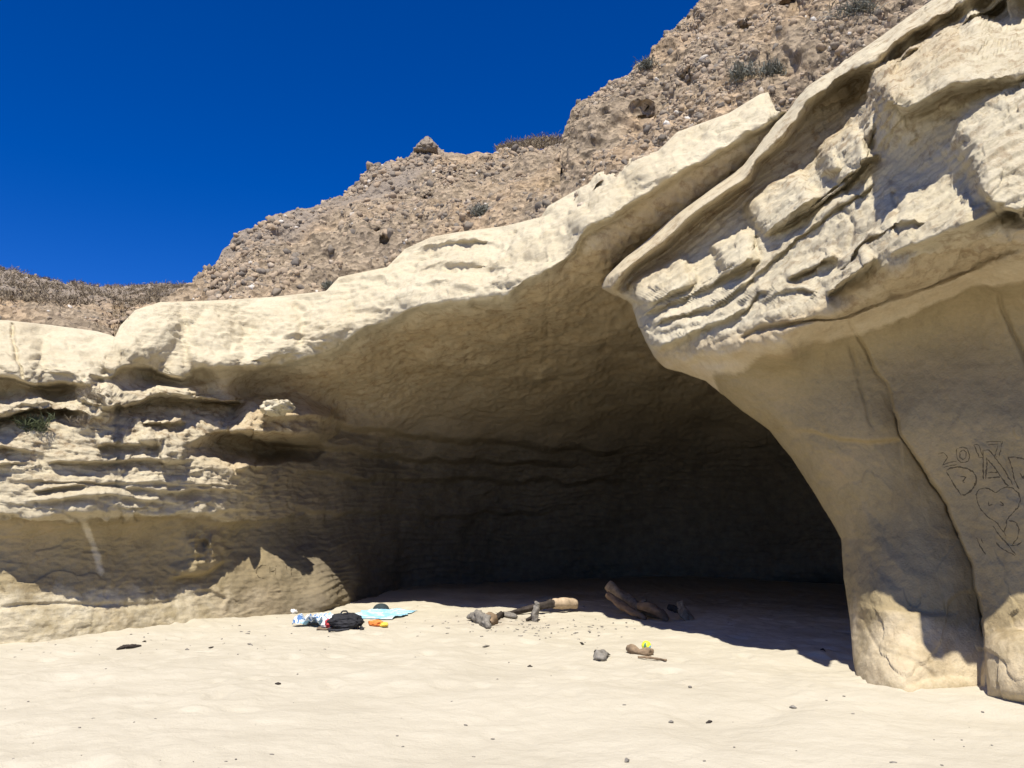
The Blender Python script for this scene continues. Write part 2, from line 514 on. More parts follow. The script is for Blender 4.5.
    Lg([(-400, 512), (0, 513), (40, 511), (90, 508), (140, 511), (165, 515), (200, 511), (240, 504)], .16, 16, 3, B=.05, Wb=20, t0=0, t1=.05)
    lump(D, u, v, 188, 495, 12, 8, 0, -.15, 1)
    Lg([(234, 466), (248, 463), (262, 466)], .7, 7, 3, B=0.05, Wb=5)
    lump(D, u, v, 282, 420, 60, 26, -5, 1.3, 1)
    lump(D, u, v, 252, 448, 70, 19, 1, -1.4, 1)
    # lone boulder-like knob under the brow and the strata behind it
    Lg([(258, 415), (300, 412), (340, 420), (420, 432), (520, 440), (640, 445)], .25, 16, 8, B=.15, Wb=12, t0=.05)
    Lg([(190, 424), (240, 430), (300, 440), (380, 452), (470, 455), (600, 458)], .22, 14, 7, B=.12, Wb=12)
    Lg([(275, 466), (330, 472), (400, 478), (500, 476), (640, 480)], .18, 12, 6, B=.1, Wb=9)
    Lg([(270, 500), (340, 510), (420, 512), (560, 512)], .12, 14, 6, B=.08, Wb=9)
    crack(D, u, v, [(470, 300), (520, 318), (560, 332), (610, 322)], .25, 5)
    crack(D, u, v, [(600, 345), (640, 352), (690, 372)], .3, 6)
    Lg([(540, 298), (560, 302), (580, 304)], .15, 10, 3, B=.1)
    Lg([(410, 345), (450, 362), (490, 372), (560, 380)], .25, 22, 12)
    # the foot of the wall: rounded apron with broken blocks
    D -= .22 * np.exp(-((u - 203) / 20) ** 2 - ((v - 548) / 16) ** 2) * (1 + .8 * ridged(base * 3.2, 3, 34))
    Lg([(172, 578), (182, 577), (203, 574), (225, 563)], .14, 14, 3, B=.12, Wb=6)
    lump(D, u, v, 192, 566, 24, 9, 5, .12, 1)
    Lg([(185, 597), (210, 588), (232, 598), (222, 612)], .04, 12, 4, B=.02)
    crack(D, u, v, [(0, 604), (60, 600), (130, 606), (190, 603)], .04, 2)
    P = pos(U, V, blur(D, 1))
    z = P[..., 2]
    Q = base
    wall = smooth(V, 385, 400) * (1 - smooth(V, 512, 525)) * (1 - smooth(U, 250, 330))
    cave = smooth(U, 240, 400) * smooth(V, 395, 450)
    low = smooth(V, 515, 530)
    # strata sawtooth
    q = Q * np.array([.35, .35, 1]); tt = Q[..., 2] * 7.0 + 1.1 * fbm(Q * np.array([.5, .5, .8]), 3, 40)
    li = np.floor(tt); fr = tt - li
    amp = .25 + 1.0 * hash3(li, np.floor(Q[..., 0] * .7 + li * 3.7), li * 0, 4)
    saw = (1 - fr) ** 1.4 * smooth(fr, 0, .12) * amp
    back = cave * smooth(V, 425, 445)
    d = saw * (0.045 * wall + 0.05 * back)
    d += (.05 * fbm(Q * np.array([1.1, 1.1, 1.6]), 4, 50) + .018 * ridged(Q * np.array([5, 5, 9]), 3, 60)) * (1 + .2 * wall + .1 * back - .55 * cave * (1 - back) - .5 * low * (1 - cave))
    d += .10 * fbm(Q * .45, 2, 70)
    d += .012 * fbm(Q * np.array([9, 9, 13]), 3, 75) * (1 + wall) * (1 - .7 * cave)
    brow = 1 - smooth(V - cv(LIP, U), -8, 2)
    d += brow * (.035 * fbm(Q * np.array([2.2, 2.2, 3.5]), 4, 78) - .05 * smooth(fbm(Q * np.array([1.8, 1.8, 4]), 3, 79), .35, .7) + .012 * ridged(Q * 6, 2, 81))
    cw, ci = cell(Q * np.array([1.3, 1.3, 2.4]) + .4 * fbm(Q * 1.5, 3, 76)[..., None], 77)
    d += (ci - .5) * .05 * (.5 + .8 * wall) * (1 - .75 * cave)
    d *= smooth(r, 0, .02)[:, None]
    P = P + N * d[..., None]
    # shelf behind the top edge, so the sheet closes under the gravel
    T = [P[0] + np.array([0, a, b]) for a, b in ((4.0, .0), (1.6, .10), (.7, .10), (.22, .05))]
    P = np.concatenate([np.stack(T), P])
    pad = lambda A, v=0.0: np.concatenate([np.full((4,) + A.shape[1:], v), A])
    # stains, painted cave shade and the warm shade tone under the brow
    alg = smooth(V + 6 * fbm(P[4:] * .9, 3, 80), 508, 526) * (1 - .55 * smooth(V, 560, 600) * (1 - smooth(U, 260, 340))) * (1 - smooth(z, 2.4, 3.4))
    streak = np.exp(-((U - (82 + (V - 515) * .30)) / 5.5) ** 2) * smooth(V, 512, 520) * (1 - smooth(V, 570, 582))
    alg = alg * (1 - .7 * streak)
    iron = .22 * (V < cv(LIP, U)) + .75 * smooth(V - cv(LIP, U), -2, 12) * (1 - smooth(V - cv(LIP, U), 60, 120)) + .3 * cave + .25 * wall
    cave_shade = smooth(U + 60 * fbm(P[4:] * .4, 3, 90), 215, 370) * smooth(V + .06 * (U - 500) + 14 * fbm(P[4:] * .6, 3, 91), 372, 470) * .95
    bands = np.clip(.25 + wall + .5 * back - .2 * cave * (1 - back) + .4 * (V < cv(LIP, U)), 0, 1)
    warm = .6 * smooth(V - cv(LIP, U), 0, 25) * smooth(U, 150, 300) + .12
    return P, pad(alg), pad(np.clip(iron, 0, 1)), pad(cave_shade), pad(bands), pad(warm)

P, alg, iron, cave_shade, bands, warm = build_cliff()
me = grid_mesh('cliff', P, attrs={'bands': bands, 'warm': warm, 'algae': alg, 'iron': iron, 'cave_shade': cave_shade})
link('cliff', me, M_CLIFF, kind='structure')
CLIFF_P = P

# ------------------------------------------------------------------ right-hand buttress
SIL = [(-220, 1230), (-60, 1020), (0, 932), (43, 871), (63, 842), (85, 809), (109, 790), (123, 776), (165, 743), (217, 672), (240, 648), (258, 625), (276, 606), (288, 601),
       (296, 615), (304, 631), (326, 638), (342, 646), (358, 655), (367, 664), (379, 700), (394, 722), (408, 738), (432, 770), (460, 793), (492, 813), (539, 841), (586, 845), (621, 850), (660, 853),
       (690, 858), (740, 862)]
def build_buttress():
    s = np.array(SIL, float)
    vs_ = np.concatenate([np.linspace(-220, -10, 60)[:-1], np.arange(-10, 740, 1.5)])
    sil = np.interp(vs_, s[:, 0], s[:, 1])
    k = np.array([1, 2, 1]) / 4.0
    sil = np.convolve(np.pad(sil, 1, mode='edge'), k, 'valid')
    UR = 1500.0
    m = 430
    c = np.linspace(0, 1, m)
    # dense in the picture, stretched beyond it
    dense = 1044.0
    U = np.zeros((len(vs_), m)); md = 350
    for i in range(len(vs_)):
        a = sil[i]
        e = max(dense, a + 60)
        U[i, :md] = np.linspace(a, e, md)
        U[i, md:] = np.linspace(e, UR, m - md + 1)[1:]
    V = np.broadcast_to(vs_[:, None], U.shape).copy()
    g = lambda v: float(groundY(v))
    C = []
    # crest of the rib beside the brow
    C.append([(1020, -60, 11.0), (932, 0, 11.1), (871, 43, 11.2), (809, 85, 11.5), (776, 123, 11.7), (743, 165, 12.0), (672, 217, 12.4), (625, 258, 12.7), (603, 285, 12.8)])
    C.append([(1060, -20, 10.1), (960, 22, 10.5), (900, 60, 10.9), (840, 125, 11.5), (780, 190, 11.9), (715, 235, 12.3), (650, 280, 12.6)])
    # flank with the blocks
    C.append([(640, 305, 12.4), (700, 270, 12.0), (740, 250, 11.6), (790, 215, 11.0), (840, 150, 10.6), (872, 95, 10.2)])
    C.append([(878, 90, 9.1), (920, 60, 9.2), (970, 20, 9.4), (1040, -30, 9.2), (1200, -120, 8.6), (1400, -200, 8.0)])
    C.append([(880, 98, 8.8), (911, 100, 8.4), (948, 84, 8.2), (1000, 74, 7.95), (1100, 40, 7.6), (1400, -60, 6.9)])
    C.append([(895, 150, 9.0), (940, 135, 8.3), (962, 130, 7.8)])
    C.append([(968, 120, 7.95), (1024, 82, 7.65), (1100, 50, 7.3), (1400, -40, 6.6)])
    C.append([(980, 178, 7.3), (1024, 205, 7.15), (1100, 170, 6.9), (1400, 80, 6.2)])
    C.append([(645, 335, 12.1), (700, 318, 11.25), (757, 290, 10.4), (820, 245, 9.7), (870, 205, 9.1), (920, 178, 8.5), (955, 182, 7.8)])
    C.append([(662, 345, 11.6), (720, 325, 10.5), (775, 303, 9.6), (830, 286, 8.95), (875, 257, 8.2), (915, 240, 7.6), (960, 225, 7.1), (1024, 225, 6.78), (1100, 200, 6.5), (1400, 120, 6.0)])
    C.append([(735, 350, 10.2), (787, 342, 9.35), (846, 312, 8.75), (905, 290, 8.35), (971, 263, 7.9), (1024, 268, 7.65), (1400, 190, 6.9)])
    C.append([(780, 368, 10.1), (846, 330, 9.3), (905, 306, 8.9), (971, 282, 8.5), (1024, 290, 8.2), (1400, 220, 7.2)])
    C.append([(668, 366, 11.9), (700, 378, 11.5), (738, 407, 11.1), (770, 432, 10.8), (813, 492, 10.4), (841, 539, 10.2), (846, 586, 9.9), (850, 621, 9.6), (855, 681, g(683))])
    C.append([(820, 420, 10.0), (860, 430, 9.6), (905, 425, 9.15), (960, 420, 8.75), (1024, 420, 8.3), (1400, 420, 7.3)])
    C.append([(870, 520, 9.8), (920, 520, 9.25), (965, 520, 8.8), (1024, 520, 8.3), (1400, 520, 7.3)])
    C.append([(870, 598, 9.25), (925, 605, 8.85), (975, 610, 8.6), (1024, 610, 8.2), (1400, 620, 7)])
    C.append([(880, 640, 9.05), (925, 645, 8.7)])
    C.append([(858, 683, g(683)), (900, 690, g(692)), (940, 688, g(692)), (980, 690, g(695)), (1024, 703, g(703)), (1400, 760, g(760))])
    C.append([(858, 740, g(683)), (940, 740, g(690)), (1024, 740, g(700)), (1400, 790, g(765))])
    D = rbf_eval(rbf_fit(C, 30), U, V)
    D = blur(D, 4)
    base = pos(U, V, D)
    N = normals(pos(U, V, blur(D, 40)))
    if N[300, 200, 1] > 0: N = -N
    wu = 3.5 * fbm(base * 1.3, 3, 103, .38); wv = 2.6 * fbm(base * 1.5, 3, 111, .38)
    u, v = U + wu, V + wv
    Lg = lambda *a, **k: ledge(D, u, v, *a, **k)
    # rib beside the brow: lit crest, hollow flank below it
    Lg([(601, 296), (628, 266), (675, 228), (705, 203), (745, 178), (752, 160), (783, 134), (812, 98), (870, 58), (935, 18), (1020, -40)], .5, 16, 12, B=.25, Wb=16, t0=.05, t1=0)
    # grey gully at the top right
    Lg([(880, 82), (905, 58), (950, 28), (985, 5), (1020, -15)], .3, 10, 5, B=.25, Wb=4)
    # blocks on the flank
    for cx, cy, rx, ry, an, A in [(842, 152, 26, 24, 30, .55), (783, 205, 34, 22, 38, .75), (738, 255, 22, 17, 25, .65), (665, 283, 34, 16, 32, .45), (826, 165, 12, 12, 20, .3)]:
        lump(D, u, v, cx, cy, rx, ry, an, A * .8, .8, 2.6)
    Lg([(783, 232), (812, 212), (835, 192), (862, 168), (880, 152)], .30, 12, 3, B=.12, Wb=8, t0=.1, t1=.05)
    Lg([(790, 222), (815, 201), (845, 176), (878, 150)], .12, 5, 2, B=.05, Wb=4, t0=.15, t1=.1)
    Lg([(800, 212), (825, 192), (850, 168)], .10, 5, 2, B=.05, Wb=4, t0=.15, t1=.1)
    Lg([(745, 286), (775, 262), (812, 236), (850, 205), (880, 180)], .14, 10, 3, B=.08, Wb=6, t0=.1, t1=.1)
    Lg([(640, 318), (675, 302), (715, 284), (756, 256)], .22, 8, 2, B=.10, Wb=4)
    Lg([(642, 308), (672, 294), (705, 280), (742, 262)], .12, 5, 2, B=.06, Wb=3)
    Lg([(652, 327), (690, 314), (725, 300), (757, 278)], .22, 8, 2, B=.10, Wb=4)
    Lg([(655, 336), (688, 325), (728, 311), (757, 290)], .12, 5, 2, B=.05, Wb=3)
    Lg([(652, 350), (675, 340), (705, 326), (745, 308), (758, 292), (775, 286)], .28, 9, 3, B=.06, Wb=10)
    Lg([(785, 279), (800, 269), (815, 262), (832, 256)], .24, 10, 3, B=.12, Wb=7)
    Lg([(757, 302), (780, 292), (800, 286), (815, 289)], .12, 8, 3, B=.08, Wb=6)
    Lg([(830, 270), (860, 246), (895, 226), (925, 214)], .14, 9, 3, B=.08, Wb=6)
    Lg([(640, 340), (652, 346), (664, 350)], .2, 12, 4)
    crack(D, u, v, [(690, 262), (694, 285), (684, 310)], .10, 2)
    crack(D, u, v, [(757, 236), (758, 262), (754, 292)], .14, 3)
    crack(D, u, v, [(846, 208), (852, 228), (840, 250)], .08, 2)
    crack(D, u, v, [(893, 190), (899, 212), (896, 232)], .10, 2.5)
    # the strong lit lip of the overhang
    Lg([(822, 292), (840, 283), (862, 268), (878, 256)], .55, 13, 5, B=.2, Wb=14, t0=.1, t1=.15)
    Lg([(870, 262), (905, 245), (945, 230), (990, 214), (1030, 200), (1120, 170), (1400, 80)], .10, 30, 8, B=.15, Wb=18, t0=.1, t1=0)
    # big upper block: undercut edge
    Lg([(879, 98), (897, 100), (911, 106), (928, 97), (950, 84), (980, 79), (1015, 73), (1100, 40), (1400, -60)], .35, 40, 12, B=.22, Wb=30, t0=.02, t1=0)
    crack(D, u, v, [(878, 92), (877, 130), (872, 160)], .3, 4)
    # bright right block
    Lg([(958, 150), (970, 168), (990, 190), (1008, 200), (1030, 214), (1100, 190), (1400, 100)], .3, 60, 9, B=.2, Wb=20, t0=.05, t1=0)
    lump(D, u, v, 1030, 140, 76, 66, 20, .45, .4, 1.4)
    # lit knob below the overhang at the nose
    lump(D, u, v, 760, 350, 38, 20, -10, .15, 1)
    Lg([(660, 372), (700, 352), (745, 352)], .12, 14, 8)
    # bedding joint
    crack(D, U, V + 1.5 * fbm(base * 2, 3, 7), [(735, 340), (762, 331), (800, 322), (846, 316), (905, 294), (971, 268), (1030, 245)], .22, 2.2)
    # joints of the smooth wall
    jit = 3 * fbm(base * 2.2, 3, 9)
    Lg([(846, 317), (862, 345), (885, 385), (905, 436), (925, 470), (946, 505), (972, 565), (985, 638), (987, 690)], .0, 10, 3)
    s_, t_ = polydist(U + jit, V, [(846, 317), (862, 345), (885, 385), (905, 436), (925, 470), (946, 505), (972, 565), (985, 638), (987, 690)])
    far = smooth(V, 330, 440)
    D += np.where(s_ > 0, (.30 * far + .06) * np.exp(-s_ / 45), 0) * smooth(V, 315, 330) * (V < 720)
    D += .09 * np.exp(-(s_ / 1.4) ** 2) * smooth(V, 315, 330) * np.clip(.6 + fbm(base * 3, 3, 12), .1, 1)
    # slab with an undercut lower edge
    Lg([(790, 428), (820, 432), (850, 438), (872, 441), (905, 437)], 0, 30, 3, B=.08, Wb=30, t0=.25, t1=.03)
    def fold(poly, k, Wf, a0=.1):
        global_s, tt_ = polydist(U + jit * .6, V + jit * .4, poly)
        nonlocal D
        D = D + k * np.clip(global_s / Wf, 0, 1) * np.exp(-np.clip(global_s - Wf, 0, 1e9) / 40) * smooth(tt_, 0, a0) * smooth(1 - tt_, 0, a0)
    fold([(842, 470), (862, 500), (876, 540), (905, 575), (935, 592)], .08, 14, .3)
    fold([(800, 440), (830, 446), (860, 462), (905, 500), (930, 560)], .09, 30, .3)
    fold([(852, 600), (880, 628), (915, 640), (960, 655)], -.03, 20, .3)
    crack(D, U + jit, V, [(862, 612), (880, 650), (920, 668), (950, 690)], .02, 2)
    crack(D, U + jit, V, [(848, 345), (858, 380), (872, 430)], .035, 2)
    crack(D, U + jit, V, [(1000, 290), (1010, 330), (1030, 380)], .05, 2)
    # foot of the pillar
    Lg([(850, 592), (868, 603), (892, 608), (925, 612), (960, 610)], 0, 20, 6, B=-.08, Wb=60, t0=.3, t1=.3)
    lump(D, u, v, 893, 650, 44, 50, 0, .06, 1)
    lump(D, u, v, 1020, 668, 38, 40, 0, .32, .8, 2)
    lump(D, u, v, 938, 690, 42, 14, 10, .1, 1)
    # round the outline over, so the buttress turns away into the cave
    e = (U - sil[:, None])
    R = np.interp(vs_, [-220, 290, 300, 380, 480, 740], [24, 20, 26, 34, 46, 40])[:, None]
    x = np.clip(1 - e / R, 0, 1)
    D += (1 - np.sqrt(np.clip(1 - x * x * .98, 0, 1))) * np.interp(vs_, [-220, 290, 320, 500, 740], [.5, .5, .7, .9, .5])[:, None]
    P = pos(U, V, blur(D, 1))
    th = math.radians(33)
    Q = base
    zn = Q[..., 2] * math.cos(th) - Q[..., 0] * math.sin(th)
    hard = 1 - smooth(V - np.interp(U, [600, 735, 846, 971, 1400], [380, 345, 318, 270, 200]), -8, 6)
    tt = zn * 8.0 + 1.0 * fbm(Q * .7, 3, 140)
    li = np.floor(tt); fr = tt - li
    amp = .2 + 1.1 * hash3(li, np.floor(Q[..., 0] * .9 + li * 2.7), li * 0, 4)
    saw = (1 - fr) ** 1.3 * smooth(fr, 0, .12) * amp
    d = saw * .034 * hard
    d += (.026 * fbm(Q * 1.3, 3, 150) + .006 * ridged(Q * 7, 3, 160)) * (.5 + .8 * hard)
    d += .008 * fbm(Q * 11, 3, 165) * (1 + hard)
    cw, ci = cell(Q * np.array([1.6, 1.6, 1.6]) + .5 * fbm(Q * 1.5, 3, 166)[..., None], 167)
    foot_ = smooth(V, 585, 615)
    d += (ci - .5) * (.035 * hard + .015 + .08 * foot_ * smooth(e, 12, 40))
    d += .06 * fbm(Q * .6, 2, 170)
    P = P + N * d[..., None]
    # back side of the outline: the cave's right-hand wall
    B = []
    for j, (back, side) in enumerate([(7.5, 1.6), (5.0, 1.1), (3.2, .8), (2.0, .55), (1.2, .40), (.7, .28), (.35, .18), (.12, .09)]):
        q = P[:, 0].copy()
        dirs = q - np.array([0, 0, EYE]); dirs /= np.linalg.norm(dirs, axis=-1, keepdims=True)
        lower = smooth(vs_, 290, 320)
        q = q + dirs * (back * (.28 + .72 * lower))[:, None] + np.array([1, 0, 0]) * side * 1.0 * lower[:, None] 
        B.append(q)
    PB = np.concatenate([np.stack(B, 1), P], 1)
    nb = len(B)
    pad = lambda A, fill=None: np.concatenate([np.repeat(A[:, :1], nb, 1) if fill is None else np.full((A.shape[0], nb), fill), A], 1)
    bl = np.interp(U, [600, 700, 735, 762, 846, 905, 971, 1400], [392, 382, 366, 350, 330, 310, 284, 205])
    alg = smooth(V - bl + 8 * fbm(P * 1.2, 3, 180), -10, 22) * (1 - .6 * smooth(V + 14 * fbm(P * 1.5, 3, 181), 575, 635))
    rib = np.exp(-((V - np.interp(U, [600, 776, 932], [300, 165, 45])) / 26) ** 2) * (U < 960)
    iron = np.clip(.7 * rib + .55 * hard * smooth(U, 740, 790) + .2, 0, 1) * (1 - .7 * alg)
    cave_shade = np.zeros_like(alg)
    sb = pad(cave_shade); sb[:, :nb - 2] = .9 * smooth(vs_, 330, 380)[:, None]  # painted cave shade on the arch's inner side
    return PB, pad(alg), pad(iron), sb, pad(.08 + .8 * hard), pad(.4 * rib + .04 + .5 * smooth(V - np.interp(U, [600, 720, 790, 875, 960, 1100], [360, 335, 312, 272, 240, 205]), -4, 8))

P, alg, iron, cave_shade, bands, warm = build_buttress()
me = grid_mesh('rock_buttress', P, flip=False, attrs={'bands': bands, 'warm': warm, 'algae': alg, 'iron': iron, 'cave_shade': cave_shade})
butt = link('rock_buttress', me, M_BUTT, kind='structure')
BUTT_P = P

# ------------------------------------------------------------------ gravelly upper slope
def slope_sheet(name, SKY, C, u0, u1, du, dmin=0, extra=30, seed=0, soil=None, pits=(), back=45, rough=1.0, bottom=None, n=220):
    us = np.arange(u0, u1, du)
    top = cv(SKY, us)
    top = top + 1.6 * fbm(np.stack([us * .12, us * 0, us * 0 + seed], -1), 4, seed + 5)
    bot = cv(bottom or CONTACT, us) + extra
    bot = np.maximum(bot, top + 4)
    r = np.linspace(0, 1, n)
    V = top[None] + (bot - top)[None] * r[:, None]
    U = np.broadcast_to(us[None], V.shape).copy()
    D = np.maximum(blur(rbf_eval(rbf_fit(C), U, V), 3), dmin)
    wp = 7 * fbm(pos(U, V, D) * 1.2, 3, seed + 70)
    for px_, py_, rx_, ry_, a_ in pits:
        rr_ = ((U + wp - px_) / rx_) ** 2 + ((V + wp - py_) / ry_) ** 2
        D = D + a_ * np.clip(1 - rr_, 0, 1) ** 1.6
    P = pos(U, V, D)
    N = normals(P)
    if N[n // 2, len(us) // 2, 1] > 0: N = -N
    w, rid = cell(P * 3.2 + .3 * fbm(P * 2, 2, 3)[..., None], seed)
    w2, rid2 = cell(P * 8.0, seed + 3)
    d = rough * (.22 * fbm(P * .4, 3, seed + 20) + .12 * ridged(P * np.array([.9, .9, .35]), 3, seed + 25) + .07 * (.6 - w) * (rid > .55) + .03 * (.5 - w2) * (rid2 > .3) + .07 * fbm(P * 1.6, 5, seed + 30) + .035 * fbm(P * 7, 3, seed + 40) - .16 * smooth(fbm(P * .9, 3, seed + 50), .45, .8))
    d *= (.3 + .7 * smooth(r, 0, .05))[:, None]
    P = P + N * d[..., None]
    T = [P[0] + np.array([0, a, b]) for a, b in ((back, -1.0), (back * .4, -.6), (4.0, -.25), (1.2, -.1), (.3, -.02))]
    A = soil(U, V, P) if soil else np.zeros(U.shape)
    A = np.concatenate([np.repeat(A[:1], 5, 0), A])
    me = grid_mesh(name, np.concatenate([np.stack(T), P]), attrs={'soil': A})
    return me, P, N

SKY_L = [(-400, 330), (150, 312), (165, 300), (187, 286), (215, 269), (222, 252), (240, 231), (262, 222), (300, 209), (335, 201), (350, 189), (365, 178), (385, 166), (408, 156), (417, 147), (424, 142), (432, 142), (439, 148),
         (445, 153), (470, 154), (500, 152), (530, 150), (568, 147), (700, 140), (900, 60)]
CL = [[(150, 345, 16.9), (339, 320, 18.1), (505, 275, 17.0)], [(150, 312, 17.0), (187, 286, 18.2), (222, 252, 19.4), (262, 222, 20), (335, 201, 22), (408, 156, 23.5), (500, 152, 24), (568, 147, 23.5), (700, 140, 22)],
      [(150, 325, 16.4), (270, 320, 17.4), (339, 292, 17.9), (405, 268, 17.9), (505, 245, 16.8), (600, 190, 15.8), (700, 140, 15.2)],
      [(200, 290, 17.8), (300, 260, 19.0), (400, 215, 19.6), (500, 190, 19.6), (600, 165, 18)]]
me, SL_P, SL_N = slope_sheet('gravel_cliff', SKY_L, CL, 130, 640, 1.6, seed=1, pits=[(448, 188, 12, 8, .8), (430, 200, 8, 6, .5), (225, 290, 26, 10, .5), (560, 215, 16, 12, .4), (380, 235, 10, 5, .4)],
                             soil=lambda U, V, P: .85 * smooth(-(V - np.interp(U, [150, 222, 340, 408, 440, 520, 640], [290, 262, 220, 190, 158, 130, 130])), -8, 8))
link('gravel_cliff', me, M_GRAV, kind='structure')
SKY_R = [(500, 147), (564, 147), (567, 122), (580, 103), (600, 88), (625, 75), (650, 60), (662, 44), (680, 22), (700, 5), (722, -12), (800, -60), (900, -90), (1400, -160)]
CR = [[(564, 147, 17.0), (567, 122, 17.2), (600, 88, 17.6), (650, 60, 18), (700, 5, 18.5), (800, -60, 18.5), (1400, -160, 15)],
      [(548, 225, 15.2), (606, 190, 14.7), (658, 172, 14.4), (729, 135, 13.8), (800, 125, 13.2), (871, 70, 12.4), (932, 30, 11.8), (1100, -90, 11), (1400, -130, 11)],
      [(600, 150, 15.7), (680, 90, 15.8), (760, 50, 15.4), (850, 0, 14.2)]]
me, SR_P, SR_N = slope_sheet('gravel_cliff', SKY_R, CR, 564, 1400, 1.8, seed=11, pits=[(800, 6, 24, 30, 1.1), (745, 28, 14, 8, .4), (690, 80, 16, 9, .4), (640, 110, 10, 8, .4), (722, 62, 9, 6, .4)], rough=1.0, n=230)
gr = link('gravel_cliff', me, M_GRAV, kind='structure')
SKY_H = [(-900, 250), (-300, 200), (-60, 245), (0, 268), (30, 278), (60, 283), (110, 286), (150, 287), (180, 284), (230, 290), (500, 300)]
CH = [[(-900, 250, 60), (0, 268, 44), (110, 286, 46), (180, 284, 48), (500, 300, 50)],
      [(-900, 340, 30), (0, 318, 17.5), (110, 340, 17), (180, 320, 22), (500, 320, 26)],
      [(0, 290, 30), (100, 305, 28), (160, 300, 32)]]
me, SH_P, SH_N = slope_sheet('hillside', SKY_H, CH, -900, 500, 2.2, dmin=16.2, seed=21, back=150, rough=1.0, extra=12, n=120,
                             soil=lambda U, V, P: .9 * smooth(-(V - 304 - 6 * fbm(P * .3, 3, 5)), -6, 6))
link('hillside', me, M_GRAV, kind='structure')

# ------------------------------------------------------------------ sand
def build_sand():
    def axis(a, b, st, far, nfar):
        mid = np.arange(a, b, st)
        k = np.geomspace(1, far, nfar)
        return np.concatenate([(a - k)[::-1], mid, b + k])
    xs = axis(-12, 12, .05, 800, 26)
    ys = np.concatenate([-np.geomspace(1, 800, 24)[::-1], np.arange(0, 3, .2), np.arange(3, 21, .05), np.arange(21, 34, .25), 34 + np.geomspace(1, 60, 10)])
    X, Y = np.meshgrid(xs, ys)
    Q = np.stack([X, Y, 0 * X], -1)
    near = smooth(40 - np.hypot(X, Y - 10), 0, 15)
    z = .05 * fbm(Q * .35, 3, 200) + .035 * fbm(Q * 1.1, 3, 210) * near
    w, rid = cell(np.stack([X * 2.3 + .4 * vnoise(Q * 1.5, 1), Y * 2.0 + .4 * vnoise(Q * 1.5, 2), 0 * X], -1), 220)
    foot = -.065 * np.exp(-(w / .26) ** 2) * (rid > .25) + .016 * np.exp(-((w - .42) / .1) ** 2)
    z += foot * near * smooth(fbm(Q * .3, 2, 230), -.7, .2)
    z += .008 * fbm(Q * 7, 2, 240) * near
    z *= .25 + .75 * smooth(np.hypot(X, Y), 1, 4)
    char = np.exp(-((X + .2) / .9) ** 2 - ((Y - 14.6) / .8) ** 2) * (.4 + .5 * vnoise(Q * 4, 9))
    P = np.stack([X, Y, z], -1)
    floor_shade = .85 * smooth(Y + .9 * fbm(Q * .8, 3, 250) - np.interp(X, [-4, 0, 4, 6], [19.5, 17.5, 14.5, 13.5]), 0, 4) * (Y < 60)  # mask for the painted shade, deepening into the cave
    return P, xs, ys, z, np.clip(char, 0, 1), floor_shade
SP, SX, SY, SZ, CHAR, FLOOR_SHADE = build_sand()
link('sand', grid_mesh('sand', SP, flip=True, attrs={'char': CHAR, 'floor_shade': FLOOR_SHADE}), M_SAND, kind='structure')

def sand_z(x, y):
    i = int(np.clip(np.searchsorted(SX, x), 1, len(SX) - 1)); j = int(np.clip(np.searchsorted(SY, y), 1, len(SY) - 1))
    return float(SZ[j - 1:j + 1, i - 1:i + 1].mean())

# ------------------------------------------------------------------ stones bedded in the gravel slope and loose scrub
ICO_V = None
def ico(sub=1):
    t = (1 + 5 ** .5) / 2
    v = [(-1, t, 0), (1, t, 0), (-1, -t, 0), (1, -t, 0), (0, -1, t), (0, 1, t), (0, -1, -t), (0, 1, -t), (t, 0, -1), (t, 0, 1), (-t, 0, -1), (-t, 0, 1)]
    v = [np.array(p) / np.linalg.norm(p) for p in v]
    f = [(0, 11, 5), (0, 5, 1), (0, 1, 7), (0, 7, 10), (0, 10, 11), (1, 5, 9), (5, 11, 4), (11, 10, 2), (10, 7, 6), (7, 1, 8), (3, 9, 4), (3, 4, 2), (3, 2, 6), (3, 6, 8), (3, 8, 9),
         (4, 9, 5), (2, 4, 11), (6, 2, 10), (8, 6, 7), (9, 8, 1)]
    for _ in range(sub):
        cache, nf = {}, []
        def mid(a, b):
            k = (min(a, b), max(a, b))
            if k not in cache:
                m = v[a] + v[b]; v.append(m / np.linalg.norm(m)); cache[k] = len(v) - 1
            return cache[k]
        for a, b, c in f:
            x, y, z = mid(a, b), mid(b, c), mid(c, a)
            nf += [(a, x, z), (b, y, x), (c, z, y), (x, y, z)]
        f = nf
    return np.array(v), np.array(f)

def stones_mat():
    m, nt, b = new_mat('stones', 0.9, 0.2)
    t = NT(nt)
    c = t.coord()
    tint = t.attr('tint')
    base = t.ramp(tint, [(0.0, (0.16, 0.14, 0.12)), (0.2, (0.23, 0.195, 0.155)), (0.5, (0.32, 0.25, 0.18)), (0.8, (0.37, 0.285, 0.20)), (0.97, (0.42, 0.34, 0.25)), (1.0, (0.60, 0.57, 0.52))])
    base = t.mix(0.5, base, t.ramp(t.noise(c, 14, 6, 0.7), [(0.3, 0.6), (0.7, 1.1)]), 'MULTIPLY')
    nt.links.new(base, b.inputs['Base Color'])
    nt.links.new(t.bump(t.noise(c, 25, 6, 0.7), 0.01, 0.8), b.inputs['Normal'])
    return m
M_STONE = stones_mat()

